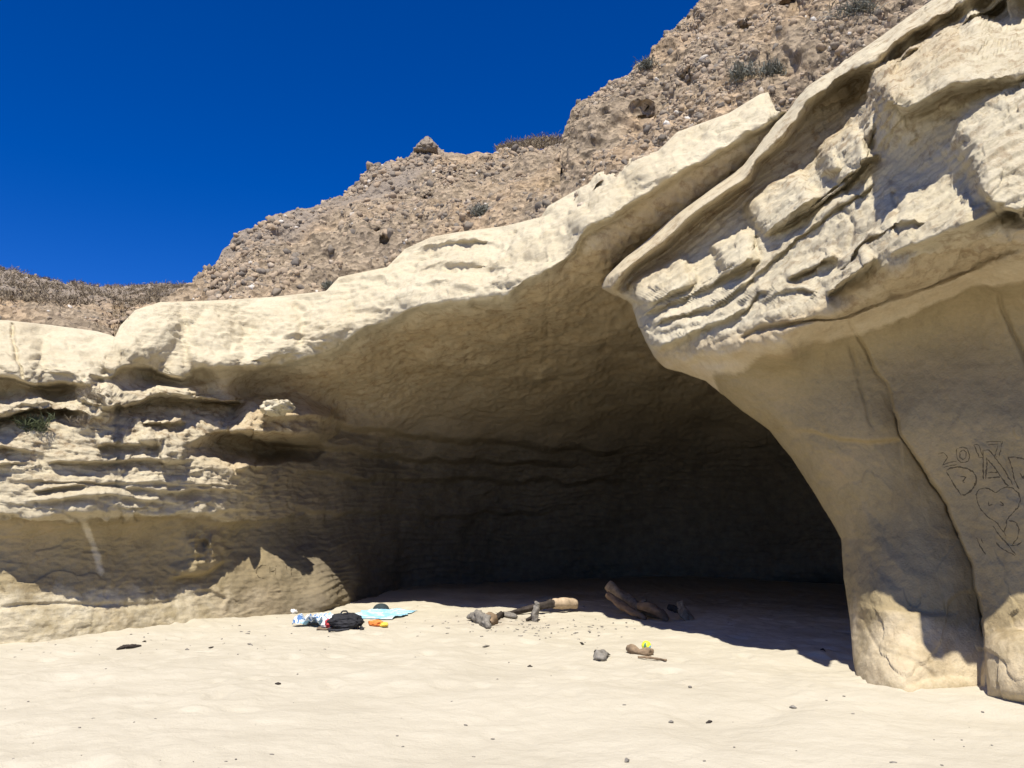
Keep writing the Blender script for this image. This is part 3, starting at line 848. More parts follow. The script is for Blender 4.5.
def scatter_stones(name, P, N, count, smin, smax, seed, umin=-20, umax=1044, mask=None):
    rng = np.random.default_rng(seed)
    u, v = pix(P)
    ok = (u > umin) & (u < umax) & (v > -20)
    if mask is not None: ok &= mask(u, v)
    idx = np.argwhere(ok)
    # weight by the area each grid cell covers
    a = np.linalg.norm(np.cross(np.gradient(P, axis=0), np.gradient(P, axis=1)), axis=-1)[ok]
    cl = fbm(P[ok] * .8, 3, seed + 4)
    w = a * np.clip(.5 + 1.3 * cl, .05, None)
    pick = rng.choice(len(idx), count, p=w / w.sum())
    v0, f0 = ico(1)
    VV, FF, TT = [], [], []
    for n, k in enumerate(pick):
        i, j = idx[k]
        s = smin * (smax / smin) ** (rng.random() ** 3.6)
        sc3 = s * np.array([1, rng.uniform(.6, 1), rng.uniform(.45, .85)])
        q = rng.normal(size=4); q /= np.linalg.norm(q)
        a_, b_, c_, d_ = q
        R = np.array([[1 - 2 * (c_ * c_ + d_ * d_), 2 * (b_ * c_ - a_ * d_), 2 * (b_ * d_ + a_ * c_)], [2 * (b_ * c_ + a_ * d_), 1 - 2 * (b_ * b_ + d_ * d_), 2 * (c_ * d_ - a_ * b_)],
                      [2 * (b_ * d_ - a_ * c_), 2 * (c_ * d_ + a_ * b_), 1 - 2 * (b_ * b_ + c_ * c_)]])
        vv = np.sign(v0) * np.abs(v0) ** .85 * (1 + .2 * rng.normal(size=(len(v0), 1)).clip(-1.5, 1.5))
        vv = (vv * sc3) @ R.T + P[i, j] + N[i, j] * s * rng.uniform(-.7, .1)
        VV.append(vv); FF.append(f0 + n * len(v0)); TT.append(np.full(len(v0), rng.random() ** 1.1))
    me = raw_mesh(name, np.concatenate(VV), np.concatenate(FF), True, {'tint': np.concatenate(TT)})
    return link(name, me, M_STONE, kind='stuff', label='grey and tan pebbles and cobbles bedded in the gravel cliff')

scatter_stones('cobbles', SL_P, SL_N, 14000, .013, .13, 5)
scatter_stones('cobbles', SR_P, SR_N, 14000, .010, .10, 6)
scatter_stones('cobbles', SH_P, SH_N, 2500, .03, .13, 7, umax=200)

def leaf_cloud(rng, centres, radii, per, length, width, up=0.5):
    """many thin blades growing out of given centres"""
    V, Fq = [], []
    for c, r in zip(centres, radii):
        for _ in range(per):
            d = rng.normal(size=3); d[2] = abs(d[2]) + up; d /= np.linalg.norm(d)
            L = length * r * rng.uniform(.5, 1.2)
            a = np.array(c) + rng.normal(size=3) * r * .25
            side = np.cross(d, rng.normal(size=3)); side /= np.linalg.norm(side) + 1e-9
            b = a + d * L + np.array([0, 0, -.15 * L])
            m = (a + b) / 2 + np.array([0, 0, .08 * L])
            w = width * rng.uniform(.6, 1.3)
            k = len(V)
            V += [a - side * w * .4, a + side * w * .4, m + side * w, m - side * w, b + side * w * .1, b - side * w * .1]
            Fq += [(k, k + 1, k + 2, k + 3), (k + 3, k + 2, k + 4, k + 5)]
    return np.array(V), np.array(Fq)
M_SCRUB = plain('scrub_leaf', (0.26, 0.21, 0.145), 0.9, 0.1, .5, 3.0, 0)
M_GREEN = plain('shrub_leaf', (0.085, 0.10, 0.05), 0.85, 0.2, .4, 8.0, 0)
M_DRY = plain('dry_twig', (0.30, 0.25, 0.18), 0.9, 0.1, .4, 8.0, 0)
M_SAGE = plain('sage_leaf', (0.17, 0.175, 0.15), 0.9, 0.1, .4, 8.0, 0)

rng = np.random.default_rng(3)
# dry scrub on the far hillside and on the rim
u, v = pix(SH_P)
ids = np.argwhere((u > -30) & (u < 185) & (v < 306) & (v > 262))
pk = rng.choice(len(ids), 1500)
cen = [SH_P[i, j] for i, j in ids[pk]]
V_, F_ = leaf_cloud(rng, cen, rng.uniform(.10, .30, len(cen)), 22, .9, .012)
link('dry_scrub', raw_mesh('dry_scrub', V_, F_, False), M_SCRUB, kind='stuff', label='low brown scrub covering the top of the distant hillside')
cen, rad = [], []
for uu in np.arange(498, 566, .9):
    hgt = np.interp(uu, [498, 520, 545, 566], [0.5, 8, 11, 13])
    for _ in range(4):
        vv = 150 - rng.uniform(0, 1) * hgt
        cen.append(pos(uu + rng.normal(), vv, 29 + rng.uniform(0, 3))); rad.append(rng.uniform(.16, .34))
V_, F_ = leaf_cloud(rng, cen, rad, 18, .8, .011)
link('dry_scrub', raw_mesh('dry_scrub', V_, F_, False), M_SCRUB, kind='stuff', label='strip of brown scrub along the flat cliff top')

def bush(name, label, cat, u, v, Y, rad, n, mat, length=1.0, width=.006, group=None, spread=1.0):
    c = pos(u, v, Y)
    rr = np.random.default_rng(int(u * 7 + v))
    cen = [c + rr.normal(size=3) * rad * np.array([.5 * spread, .35, .22]) for _ in range(n)]
    V_, F_ = leaf_cloud(rr, cen, [rad] * n, 16, length, width)
    o = link(name, raw_mesh(name, V_, F_, False), mat, label=label, category=cat)
    if group: o['group'] = group
    return o
from mathutils.bvhtree import BVHTree
def bvh_of(P):
    n, m = P.shape[:2]
    idx = np.arange(n * m).reshape(n, m)
    q = np.stack([idx[:-1, :-1], idx[1:, :-1], idx[1:, 1:], idx[:-1, 1:]], -1).reshape(-1, 4)
    return BVHTree.FromPolygons(P.reshape(-1, 3).tolist(), q.tolist())
BV = {'cliff': bvh_of(CLIFF_P[::2, ::2]), 'butt': bvh_of(BUTT_P), 'right': bvh_of(SR_P[::2, ::2]), 'left': bvh_of(SL_P[::2, ::2])}
def hit(which, u, v):
    x, y, z = ray(u, v)
    d = Vector((x, y, z)).normalized()
    loc, no, _, _ = BV[which].ray_cast(Vector((0, 0, EYE)), d)
    if no is not None and no.dot(d) > 0: no = -no
    return loc, no
def hitY(which, u, v, default=12.0):
    l, n = hit(which, u, v)
    return l.y if l is not None else default
bush('shrub', 'small green shrub growing on the narrow ledge of the left wall', 'shrub', 32, 427, hitY('cliff', 32, 427) - .03, .15, 26, M_GREEN, 1.1, .008, spread=1.3)
bush('dry_bush', 'straggly dead bush hanging in the rubble chute between the pale ledges', 'bush', 93, 398, hitY('cliff', 93, 398) - .04, .15, 24, M_DRY, 1.2, .003)
bush('dry_bush', 'lower dead tuft spilling from the rubble chute on the left wall', 'bush', 84, 424, hitY('cliff', 84, 424) - .04, .12, 14, M_DRY, 1.2, .003)
for u_, v_, r_, lb in [(648, 66, .18, 'grey-green bush on the gravel slope just inside the skyline shoulder'), (745, 74, .22, 'grey bush in the middle of the upper gravel slope'),
                       (770, 72, .2, 'grey bush beside its larger neighbour on the upper gravel slope'), (858, 12, .3, 'sage-green bush near the top edge above the steep rib'),
                       (328, 287, .12, 'small dark bush where gravel meets the pale brow'), (482, 212, .2, 'grey tuft low on the middle gravel slope')]:
    k = 'right' if u_ > 570 else 'left'
    bush('bush', lb, 'bush', u_, v_, hitY(k, u_, v_, 14) - .05, r_, 26, M_SAGE, .9, .009, group='bushes on the gravel slope')

# ------------------------------------------------------------------ loose rocks
def rock(name, label, u, v, Y, size, rot=0, mat=None, seed=0, parent=None, cat='rock', rough=.18, flat=1.0, attrs=True, p=None):
    v0, f0 = ico(4)
    q = v0.copy()
    q = np.sign(q) * np.abs(q) ** .8
    q = q * (1 + 1.3 * rough * fbm(v0 * 1.8 + seed, 4, seed)[:, None] + .05 * ridged(v0 * 5 + seed, 2, seed)[:, None])
    if 'pinnacle' in name: q[:, :2] *= (1.05 - .5 * np.clip(q[:, 2:3], -1, 1.2))
    q = q * np.array(size)
    c, s_ = math.cos(math.radians(rot)), math.sin(math.radians(rot))
    R = np.array([[c, 0, s_], [0, 1, 0], [-s_, 0, c]])
    q = q @ R.T
    me = raw_mesh(name, q, f0, True, {'iron': np.zeros(len(q)) + .2, 'bands': np.zeros(len(q)) + .6, 'soil': np.zeros(len(q)) + .9})
    o = link(name, me, mat or M_CLIFF, parent, label=label, category=cat)
    o.location = pos(u, v, Y) if p is None else p
    return o
yk = 15.8
rock('boulder', 'rounded pale knob of rock catching the sun under the brow', 273, 408, yk - .35, (.19, .32, .14), -6, seed=4)
rock('boulder', 'smaller pale knob touching the rounded one under the brow', 286, 406, yk - .30, (.12, .3, .10), 8, seed=8)
rock('pinnacle_rock', 'grey pointed rock standing on the crest of the gravel slope', 427, 148, 23.3, (.26, .4, .30), 0, M_GRAV, 12, rough=.16)

# ------------------------------------------------------------------ writing scratched in the buttress
M_CARVE = plain('scratched_line', (0.115, 0.09, 0.055), 0.95, 0.05, .3, 60.0, 0)
def stroke(name, pts, which, parent, r=.0065, mat=None, closed=False):
    pts = np.array(pts, float)
    seg = np.hypot(*np.diff(pts, axis=0).T); t = np.concatenate([[0], np.cumsum(seg)])
    n = max(3, int(t[-1] / 1.6))
    uu = np.interp(np.linspace(0, t[-1], n), t, pts[:, 0]); vv = np.interp(np.linspace(0, t[-1], n), t, pts[:, 1])
    rr = np.random.default_rng(int(pts[0, 0] * 13 + pts[0, 1]))
    uu += rr.normal(size=n) * .22; vv += rr.normal(size=n) * .22
    L = [hit(which, a, b) for a, b in zip(uu, vv)]
    L = [l for l in L if l[0] is not None]
    if len(L) < 2: return [], []
    V, Fq = [], []
    for i, (l, no) in enumerate(L):
        a = L[max(i - 1, 0)][0]; b = L[min(i + 1, len(L) - 1)][0]
        d = (b - a).normalized()
        sd = d.cross(no).normalized()
        w = r * rr.uniform(.35, 1.15) * (.55 if i in (0, len(L) - 1) else 1)
        for k in range(5):
            an = math.pi * k / 4
            V.append(l + sd * w * math.cos(an) + no * (w * .5 * math.sin(an) - .0005))
        if i:
            for k in range(4):
                Fq.append(((i - 1) * 5 + k, (i - 1) * 5 + k + 1, i * 5 + k + 1, i * 5 + k))
    return [list(x) for x in V], Fq
def carve(name, label, strokes, which, parent, r=.0065, mat=None):
    V, Fq = [], []
    for s_ in strokes:
        a, b = stroke(name, s_, which, parent, r)
        Fq += [tuple(i + len(V) for i in f) for f in b]; V += a
    o = link(name, raw_mesh(name, V, Fq), mat or M_CARVE, parent)
    o['label'] = label
    return o
Z = lambda a, b: (930 + a * 94 / 1024, 435 + b * 65 / 708)
Y2 = lambda a, b: (965 + a * 59 / 566, 480 + b * 80 / 768)
carve('carved_number', 'scratched number 2017', [
    [Z(90, 205), Z(145, 190), Z(175, 215), Z(190, 250), Z(135, 325)], [Z(135, 325), Z(205, 300), Z(285, 285)], [Z(150, 355), Z(220, 330), Z(290, 325)],
    [Z(290, 150), Z(285, 210), Z(305, 280), Z(360, 305), Z(420, 285), Z(430, 220), Z(405, 150), Z(350, 130), Z(290, 150)],
    [Z(325, 190), Z(330, 245), Z(365, 268), Z(395, 240), Z(390, 180), Z(355, 160), Z(325, 190)],
    [Z(480, 105), Z(535, 250)], [Z(530, 105), Z(575, 230)], [Z(480, 105), Z(530, 105)], [Z(535, 250), Z(578, 245)],
    [Z(610, 75), Z(700, 72), Z(790, 70)], [Z(625, 105), Z(735, 100)], [Z(790, 70), Z(750, 235)], [Z(740, 110), Z(705, 235)], [Z(705, 240), Z(750, 240)]], 'butt', butt, .0055)
carve('carved_letters', 'large scratched letters D A and part of a third letter', [
    [Z(180, 400), Z(250, 520), Z(340, 660)], [Z(175, 385), Z(230, 358), Z(320, 348), Z(410, 365), Z(470, 405), Z(505, 460), Z(500, 530), Z(460, 595), Z(380, 655), Z(345, 650)],
    [Z(330, 450), Z(400, 460), Z(350, 510), Z(380, 520)],
    [Z(580, 165), Z(578, 300), Z(580, 480)], [Z(620, 250), Z(620, 330), Z(608, 480)], [Z(590, 165), Z(640, 160), Z(720, 260), Z(820, 400), Z(900, 540)], [Z(620, 265), Z(690, 340), Z(780, 470), Z(850, 560)],
    [Z(630, 410), Z(740, 405)], [Z(630, 468), Z(765, 458)],
    [Z(850, 240), Z(890, 350), Z(925, 500), Z(970, 590)], [Z(850, 240), Z(930, 240), Z(1024, 262), Z(1130, 310), Z(1150, 400), Z(1060, 470), Z(1000, 470)], [Z(980, 410), Z(1010, 470), Z(1040, 420)]], 'butt', butt, .008)
carve('carved_heart', 'scratched heart with a few faint marks inside', [
    [Y2(295, 125), Y2(240, 90), Y2(180, 75), Y2(130, 90), Y2(108, 140), Y2(118, 210), Y2(155, 290), Y2(220, 355), Y2(300, 405), Y2(350, 470), Y2(400, 550)],
    [Y2(295, 125), Y2(340, 90), Y2(400, 68), Y2(460, 80), Y2(510, 120), Y2(535, 190), Y2(510, 260), Y2(450, 325), Y2(400, 385), Y2(395, 440), Y2(380, 500)],
    [Y2(225, 205), Y2(225, 245), Y2(270, 235)], [Y2(340, 205), Y2(375, 245), Y2(330, 240)],
    [Y2(270, 440), Y2(320, 520), Y2(400, 610), Y2(490, 720)], [Y2(300, 600), Y2(350, 660), Y2(420, 695), Y2(480, 725)],
    [Y2(420, 390), Y2(480, 400), Y2(520, 470), Y2(500, 570), Y2(450, 620)], [Y2(440, 630), Y2(500, 625), Y2(550, 590)], [Y2(110, 555), Y2(150, 640), Y2(200, 720)], [Y2(150, 560), Y2(175, 610)],
    [Y2(0, 140), Y2(60, 110), Y2(105, 20)]], 'butt', butt, .007)
X3 = lambda a, b: (235 + a * 120 / 1024, 525 + b * 75 / 640)
cliff_ob = bpy.data.objects['cliff']
carve('carved_letters', 'faint dark letters CH low on the left wall', [
    [X3(265, 345), X3(220, 345), X3(185, 380), X3(180, 415), X3(205, 450), X3(250, 455)], [X3(300, 350), X3(295, 440)], [X3(350, 345), X3(345, 420)], [X3(298, 395), X3(348, 385)],
    [X3(440, 340), X3(445, 420)], [X3(480, 360), X3(480, 430)]], 'cliff', cliff_ob, .012)

# ------------------------------------------------------------------ things lying on the sand
def at(u, v, dz=0.0):
    """point of the sand surface seen at a pixel"""
    Y = float(groundY(v)); z = 0
    for _ in range(4):
        p = pos(u, v, Y); z = sand_z(p[0], p[1]); Y = float(groundY(v, z))
    p = pos(u, v, Y)
    return np.array([p[0], p[1], sand_z(p[0], p[1]) + dz])

M_WOOD = plain('weathered_driftwood', (0.25, 0.18, 0.115), 0.9, 0.15, .5, 14, .01)
M_GREYWOOD = plain('grey_driftwood', (0.24, 0.22, 0.19), 0.9, 0.15, .5, 14, .01)
M_DARKWOOD = plain('charred_wood', (0.055, 0.045, 0.038), 0.9, 0.15, .6, 12, .01)
M_REDWOOD = plain('reddish_driftwood', (0.20, 0.13, 0.08), 0.9, 0.15, .4, 10, .012)
M_FRESH = plain('split_pale_wood', (0.48, 0.37, 0.25), 0.85, 0.15, .3, 18, .006)

def branch_mesh(name, path, radii, seed=0, rough=.16, seg=20, sub=12, cap=True):
    """gnarled tapering limb along a path"""
    path = np.array(path, float); radii = np.array(radii, float)
    t = np.arange(len(path)); tt = np.linspace(0, len(path) - 1, (len(path) - 1) * sub + 1)
    c = np.stack([np.interp(tt, t, path[:, k]) for k in range(3)], -1)
    for _ in range(3):
        c[1:-1] = (c[:-2] + 2 * c[1:-1] + c[2:]) / 4
    r = np.interp(tt, t, radii)
    d = np.gradient(c, axis=0); d /= np.linalg.norm(d, axis=1, keepdims=True)
    up = np.array([.13, .2, 1.0])
    a = np.cross(d, up); a /= np.linalg.norm(a, axis=1, keepdims=True)
    b = np.cross(d, a)
    an = np.linspace(0, 2 * math.pi, seg, endpoint=False)
    ring = (a[:, None] * np.cos(an)[None, :, None] + b[:, None] * np.sin(an)[None, :, None])
    key = c[:, None] / max(radii.max() * 3, .03) + ring * .9 + seed
    rr = r[:, None] * (1 + rough * 2.2 * fbm(key * 1.2, 5, seed) + rough * .6 * ridged(key * np.array([3, 3, 3]), 3, seed) + rough * .4 * np.sin(an * 3 + seed + tt[:, None] * .3))
    V = c[:, None] + ring * rr[..., None]
    n = len(c)
    V = V.reshape(-1, 3)
    idx = np.arange(n * seg).reshape(n, seg)
    q = np.stack([idx[:-1], np.roll(idx, -1, 1)[:-1], np.roll(idx, -1, 1)[1:], idx[1:]], -1).reshape(-1, 4).tolist()
    V = np.concatenate([V, c[:1] - d[:1] * r[0] * .25, c[-1:] + d[-1:] * r[-1] * .25])
    for e, row in ((n * seg, idx[0]), (n * seg + 1, idx[-1])):
        for k in range(seg):
            tri = (row[k], row[(k + 1) % seg], e)
            q.append(tri if e == n * seg + 1 else tri[::-1])
    me = bpy.data.meshes.new(name)
    me.from_pydata(V.tolist(), [], [tuple(int(i) for i in f) for f in q])
    me.polygons.foreach_set('use_smooth', np.ones(len(me.polygons), bool))
    me.update()
    return me
def thing(name, label, cat, p, group=None):
    o = bpy.data.objects.new(name, None); COL.objects.link(o)
    o.empty_display_size = .1
    o.location = [float(x) for x in p]; o['label'] = label; o['category'] = cat
    if group: o['group'] = group
    return o
def limb(name, label, pts, radii, mat, parent=None, cat='driftwood', seed=0, origin=None, group=None, **k):
    """pts: (u, v, height above the sand, metres nearer) -> real points"""
    w = []
    for u_, v_, h_, dy in pts:
        p = at(u_, v_); w.append(p + np.array([0, -dy, h_]))
    w = np.array(w)
    o0 = w[0].copy() if origin is None else np.array(origin)
    me = branch_mesh(name, w - o0, radii, seed, **k)
    o = link(name, me, mat, parent)
    if parent is None:
        o.location = o0; o['label'] = label; o['category'] = cat
        if group: o['group'] = group
    elif label: o['label'] = label
    return o

# great log lying half in the shade of the cave
def log_pts(lst, base_v):
    """(u, v) seen against a vertical plane whose foot is at base_v"""
    Y = at(630, base_v)[1]
    return np.array([pos(u_, v_, Y + dy) for u_, v_, dy in lst])
o0 = at(640, 618)
t = thing('driftwood_log', 'large forked driftwood log propped up at the edge of the cave shadow', 'log', o0)
L = log_pts([(609, 584, .5), (622, 596, .35), (636, 606, .15), (652, 613, 0), (666, 618, -.1)], 618)
link('trunk', branch_mesh('trunk', L - o0, [.09, .11, .11, .09, .04], 3, .14), M_WOOD, t)
L = log_pts([(607, 594, .3), (620, 604, .15), (634, 613, .0), (646, 619, -.1)], 619)
link('branch', branch_mesh('branch', L - o0, [.05, .07, .06, .04], 5, .14), M_REDWOOD, t)
L = log_pts([(638, 606, .0), (650, 607, -.15), (660, 613, -.25), (668, 620, -.3)], 619)
link('branch', branch_mesh('branch', L - o0, [.05, .075, .07, .04], 8, .14), M_REDWOOD, t, label='reddish split limb')
L = log_pts([(637, 608, -.1), (642, 602, -.15), (646, 600, -.2)], 618)
link('branch', branch_mesh('branch', L - o0, [.05, .04, .02], 9, .2), M_WOOD, t)
o0 = at(684, 622)
t = thing('driftwood_stump', 'dark upright stump in the cave shadow right of the forked log', 'stump', o0)
L = log_pts([(680, 602, .3), (684, 612, .2), (690, 622, .1)], 621)
link('trunk', branch_mesh('trunk', L - o0, [.05, .08, .07], 13, .2), M_WOOD, t)
L = log_pts([(668, 606, .3), (675, 609, .3), (684, 612, .2)], 621)
link('branch', branch_mesh('branch', L - o0, [.04, .05, .04], 14, .2), M_DARKWOOD, t)
# log with sunlit pale end
o0 = at(560, 610)
t = thing('driftwood_log', 'charred log with a pale sunlit end beside the old fire ring', 'log', o0)
L = np.array([at(u_, v_) + [0, 0, h] for u_, v_, h in [(507, 616, .03), (530, 614, .10), (552, 613, .16), (560, 612.6, .17)]])
link('trunk', branch_mesh('trunk', L - o0, [.04, .06, .08, .09], 21, .12), M_DARKWOOD, t)
L = np.array([at(u_, v_) + [0, 0, h] for u_, v_, h in [(553, 612.9, .165), (564, 612.4, .17), (575, 612, .16)]])
link('log_end', branch_mesh('log_end', L - o0, [.08, .095, .085], 22, .08), M_FRESH, t)
# pieces round the old fire
limb('driftwood_chunk', 'knotty grey burnt chunk at the left end of the old fire ring', [(472, 620, .06, 0), (478, 622, .08, 0), (484, 626, .07, 0), (489, 629, .04, 0)], [.05, .085, .07, .04], M_GREYWOOD, seed=31, rough=.35)
limb('driftwood_chunk', 'pale rounded piece of wood touching the burnt chunk', [(484, 625, .06, 0), (490, 625, .1, 0), (495, 624, .06, 0)], [.05, .085, .04], M_WOOD, seed=33, rough=.25)
limb('driftwood_branch', 'short dark stick leaning towards the charred log', [(496, 621, .04, 0), (500, 618, .06, 0), (505, 616, .05, 0)], [.03, .05, .03], M_DARKWOOD, seed=35)
limb('driftwood_branch', 'short grey stick lying flat in front of the charred log', [(504, 617, .04, 0), (510, 618, .05, 0), (516, 619, .04, 0)], [.04, .05, .03], M_GREYWOOD, seed=36)
o0 = at(534, 621)
t = thing('driftwood_branch', 'upright forked grey branch stub standing in the fire ring', 'driftwood', o0)
link('branch', branch_mesh('branch', np.array([[0, 0, -.03], [.01, 0, .12], [.05, .02, .28], [.02, .02, .33]]), [.05, .06, .055, .02], 41, .2), M_GREYWOOD, t)
link('branch', branch_mesh('branch', np.array([[-.14, -.02, .02], [-.05, 0, .05], [0, 0, .10]]), [.02, .03, .03], 43, .2), M_DARKWOOD, t)
link('branch', branch_mesh('branch', np.array([[.06, -.02, .015], [.02, 0, .06], [.0, 0, .12]]), [.02, .03, .02], 44, .2), M_DARKWOOD, t)
# pieces nearer the camera
limb('driftwood_chunk', 'dark brown wood chunk lying alone on open sand', [(594, 661, .02, 0), (599, 660, .045, 0), (604, 658, .045, 0), (608, 656, .02, 0)], [.02, .05, .045, .02], M_GREYWOOD, seed=51, rough=.3)
limb('driftwood_chunk', 'waisted driftwood piece with the bright ball behind it', [(630.5, 652.5, .05, 0), (633, 653.5, .045, 0), (640, 655, .03, 0), (648, 655, .045, 0), (653, 655.5, .03, 0)], [.05, .05, .025, .05, .03], M_WOOD, seed=53, rough=.2)
limb('stick', 'thin pale stick lying in front of the waisted driftwood piece', [(638, 658.5, .02, 0), (652, 660, .025, 0), (666, 661.5, .02, 0)], [.010, .013, .012], M_WOOD, seed=55)
limb('stick', 'long dark stick on the sand near the left wall', [(117, 650, .01, 0), (124, 648.5, .025, 0), (132, 647, .03, 0), (141, 646.5, .01, 0)], [.012, .025, .025, .01], M_DARKWOOD, seed=57)
small = [(144, 641, 4, 'dark chip of wood just above the long dark stick'), (187, 650, 4, 'short splinter right of the long dark stick'), (211, 648, 5, 'thin curved splinter near the left wall foot'),
         (250, 645, 5, 'upright dark splinter below the left wall apron'), (278, 683, 6, 'slim splinter on open sand below the black backpack'), (486, 647, 7, 'flat brown splinter in front of the burnt chunk'),
         (582, 644, 4, 'small dark splinter left of the lone wood chunk'), (671, 723, 5, 'short brown chip low on the open sand'), (709, 723, 6, 'dark oval chip low on the open sand, the larger of two'),
         (793, 708, 7, 'slanting thin twig on the sand before the pillar'), (530, 667, 5, 'pale twig on the middle of the open sand'), (627, 762, 4, 'dark chip at the bottom edge of the sand'),
         (823, 654, 5, 'small stick at the end of the cave shadow by the pillar'), (690, 688, 3, 'tiny dark chip on the open sand right of centre')]
for i, (u_, v_, l_, lb) in enumerate(small):
    limb('splinter', lb, [(u_ - l_ / 2, v_ + (i % 3 - 1) * .8, .006, 0), (u_, v_, .012, 0), (u_ + l_ / 2, v_ - (i % 3 - 1) * .8, .006, 0)], [.004, .012, .005], M_GREYWOOD if i % 2 else M_DARKWOOD, cat='splinter', seed=60 + i, group='splinters on the sand')

# fine litter: too many to count
rng = np.random.default_rng(12)
v0, f0 = ico(0)
VV, FF = [], []
n = 0
spots = [(rng.uniform(-60, 1080), 605 + 170 * rng.random() ** 1.5) for _ in range(110)] + [(rng.normal(530, 45), rng.normal(625, 8)) for _ in range(170)] + [(rng.uniform(0, 330), rng.uniform(625, 655)) for _ in range(60)]
for u_, v_ in spots:
    if v_ < np.interp(u_, [0, 200, 345, 500, 700, 850, 1024], [645, 626, 603, 600, 600, 660, 705]): continue
    p = at(u_, min(v_, 790))
    s_ = rng.uniform(.005, .016) * (1.3 if v_ < 640 else .8)
    VV.append(v0 * np.array([s_ * rng.uniform(.8, 2.4), s_, s_ * .6]) @ np.array([[math.cos(n), math.sin(n), 0], [-math.sin(n), math.cos(n), 0], [0, 0, 1]]) + p + [0, 0, s_ * .2])
    FF.append(f0 + n * len(v0)); n += 1
link('beach_litter', raw_mesh('beach_litter', np.concatenate(VV), np.concatenate(FF)), M_GREYWOOD, kind='stuff', label='scattered specks of driftwood and pebbles on the sand')

# towels
def towel_mat(name, cols, scale):
    m, nt, b = new_mat(name, 0.95, 0.1)
    t = NT(nt)
    c = t.coord()
    n = t.noise(c, scale, 3, 0.5, 0.4)
    nt.links.new(t.ramp(n, cols, 'CONSTANT'), b.inputs['Base Color'])
    nt.links.new(t.bump(t.noise(c, 120, 4, .6), .004, .6), b.inputs['Normal'])
    return m
M_TOWEL = towel_mat('patterned_towel', [(0.0, (0.24, 0.46, 0.60)), (0.44, (0.32, 0.55, 0.66)), (0.55, (0.55, 0.68, 0.70)), (0.66, (0.42, 0.55, 0.62))], 5)
M_TOWEL2 = towel_mat('blue_white_towel', [(0.0, (0.55, 0.62, 0.68)), (0.42, (0.10, 0.19, 0.38)), (0.5, (0.62, 0.68, 0.72)), (0.62, (0.28, 0.50, 0.64))], 7)
def cloth(name, corners, mat, amp, seed, label=None, parent=None, origin=None, n=60, k=3.0, lift=.02, thick=.006, bunch=0.0, cat='towel'):
    c = [at(*q) for q in corners]
    s_, t_ = np.meshgrid(np.linspace(0, 1, n), np.linspace(0, 1, n))
    P = (c[0] * ((1 - s_) * (1 - t_))[..., None] + c[1] * (s_ * (1 - t_))[..., None] + c[2] * (s_ * t_)[..., None] + c[3] * ((1 - s_) * t_)[..., None])
    e = np.stack([.05 * fbm(P * 2.0, 3, seed), .05 * fbm(P * 2.0, 3, seed + 5), 0 * s_], -1)
    P = P + e
    base = np.array([[sand_z(x, y) for x, y in row] for row in P[..., :2]])
    P[..., 2] = base + lift + amp * np.clip(.25 + fbm(P[..., :3] * k, 4, seed), 0, None) + bunch * np.abs(fbm(P * np.array([5, 3, 1]), 3, seed + 9))
    N = normals(P); N *= np.sign(N[..., 2:3])
    o0 = c[0]
    top, bot = P - o0, P - N * thick - o0
    me1 = []
    V = np.concatenate([top.reshape(-1, 3), bot.reshape(-1, 3)])
    idx = np.arange(n * n).reshape(n, n)
    q = np.stack([idx[:-1, :-1], idx[:-1, 1:], idx[1:, 1:], idx[1:, :-1]], -1).reshape(-1, 4)
    q2 = q[:, ::-1] + n * n
    ring = np.concatenate([idx[0, :-1], idx[:-1, -1], idx[-1, :0:-1], idx[:0:-1, 0]])
    r2 = np.roll(ring, -1)
    q3 = np.stack([ring, ring + n * n, r2 + n * n, r2], -1)
    me = raw_mesh(name, V, np.concatenate([q, q2, q3]))
    o = link(name, me, mat, parent)
    o.location = o0 if parent is None else (0, 0, 0)
    if label: o['label'] = label; o['category'] = cat
    return o
cloth('beach_towel', [(352, 619), (392, 619.5), (416, 611.5), (372, 610.5)], M_TOWEL, .04, 3, 'light blue patterned beach towel spread flat on the sand behind the backpack')
cloth('beach_towel', [(293, 628), (330, 628.5), (352, 620), (312, 621)], M_TOWEL2, .10, 7, 'crumpled blue and white towel at the left of the black backpack', bunch=.14)
M_MAT = plain('brown_mat', (0.22, 0.17, 0.12), .95, .1, .4, 9, .01)
cloth('beach_mat', [(319, 631), (352, 631.5), (360, 626.5), (326, 626)], M_MAT, .03, 11, 'rumpled brown cloth under the black backpack', lift=.012, cat='mat')

# black backpack lying on its back
M_PACK = plain('black_nylon', (0.022, 0.022, 0.026), .75, .3, .4, 9, .02)
M_STRAP = plain('dark_webbing', (0.04, 0.04, 0.045), .8, .2, .2, 30, .004)
def soft_box(name, size, seed, p=3.0, rough=.05, mat=None, parent=None, loc=(0, 0, 0), sub=4, crease=9):
    v0, f0 = ico(sub)
    q = v0 / (np.abs(v0) ** p).sum(1, keepdims=True) ** (1 / p)
    q = q * (1 + rough * fbm(v0 * 2.2 + seed, 4, seed)[:, None] + rough * .5 * ridged(v0 * crease * .4 + seed, 2, seed)[:, None]) * np.array(size)
    q = q + np.array(loc)
    return link(name, raw_mesh(name, q, f0), mat, parent)
o0 = at(345, 629.5)
t = thing('backpack', 'black backpack lying on the sand between the two towels', 'backpack', o0)
t.rotation_euler = (0, 0, .12); t.scale = (.8, .85, .85)
soft_box('body', (.31, .20, .125), 2, 2.6, .13, M_PACK, t, (0, 0, .15))
soft_box('front_pocket', (.19, .09, .085), 4, 2.6, .12, M_PACK, t, (.03, -.16, .11))
link('strap', branch_mesh('strap', [(-.26, -.08, .06), (-.3, -.2, .02), (-.12, -.27, .02), (.1, -.27, .03)], [.02, .02, .02, .02], 3, .1), M_STRAP, t)
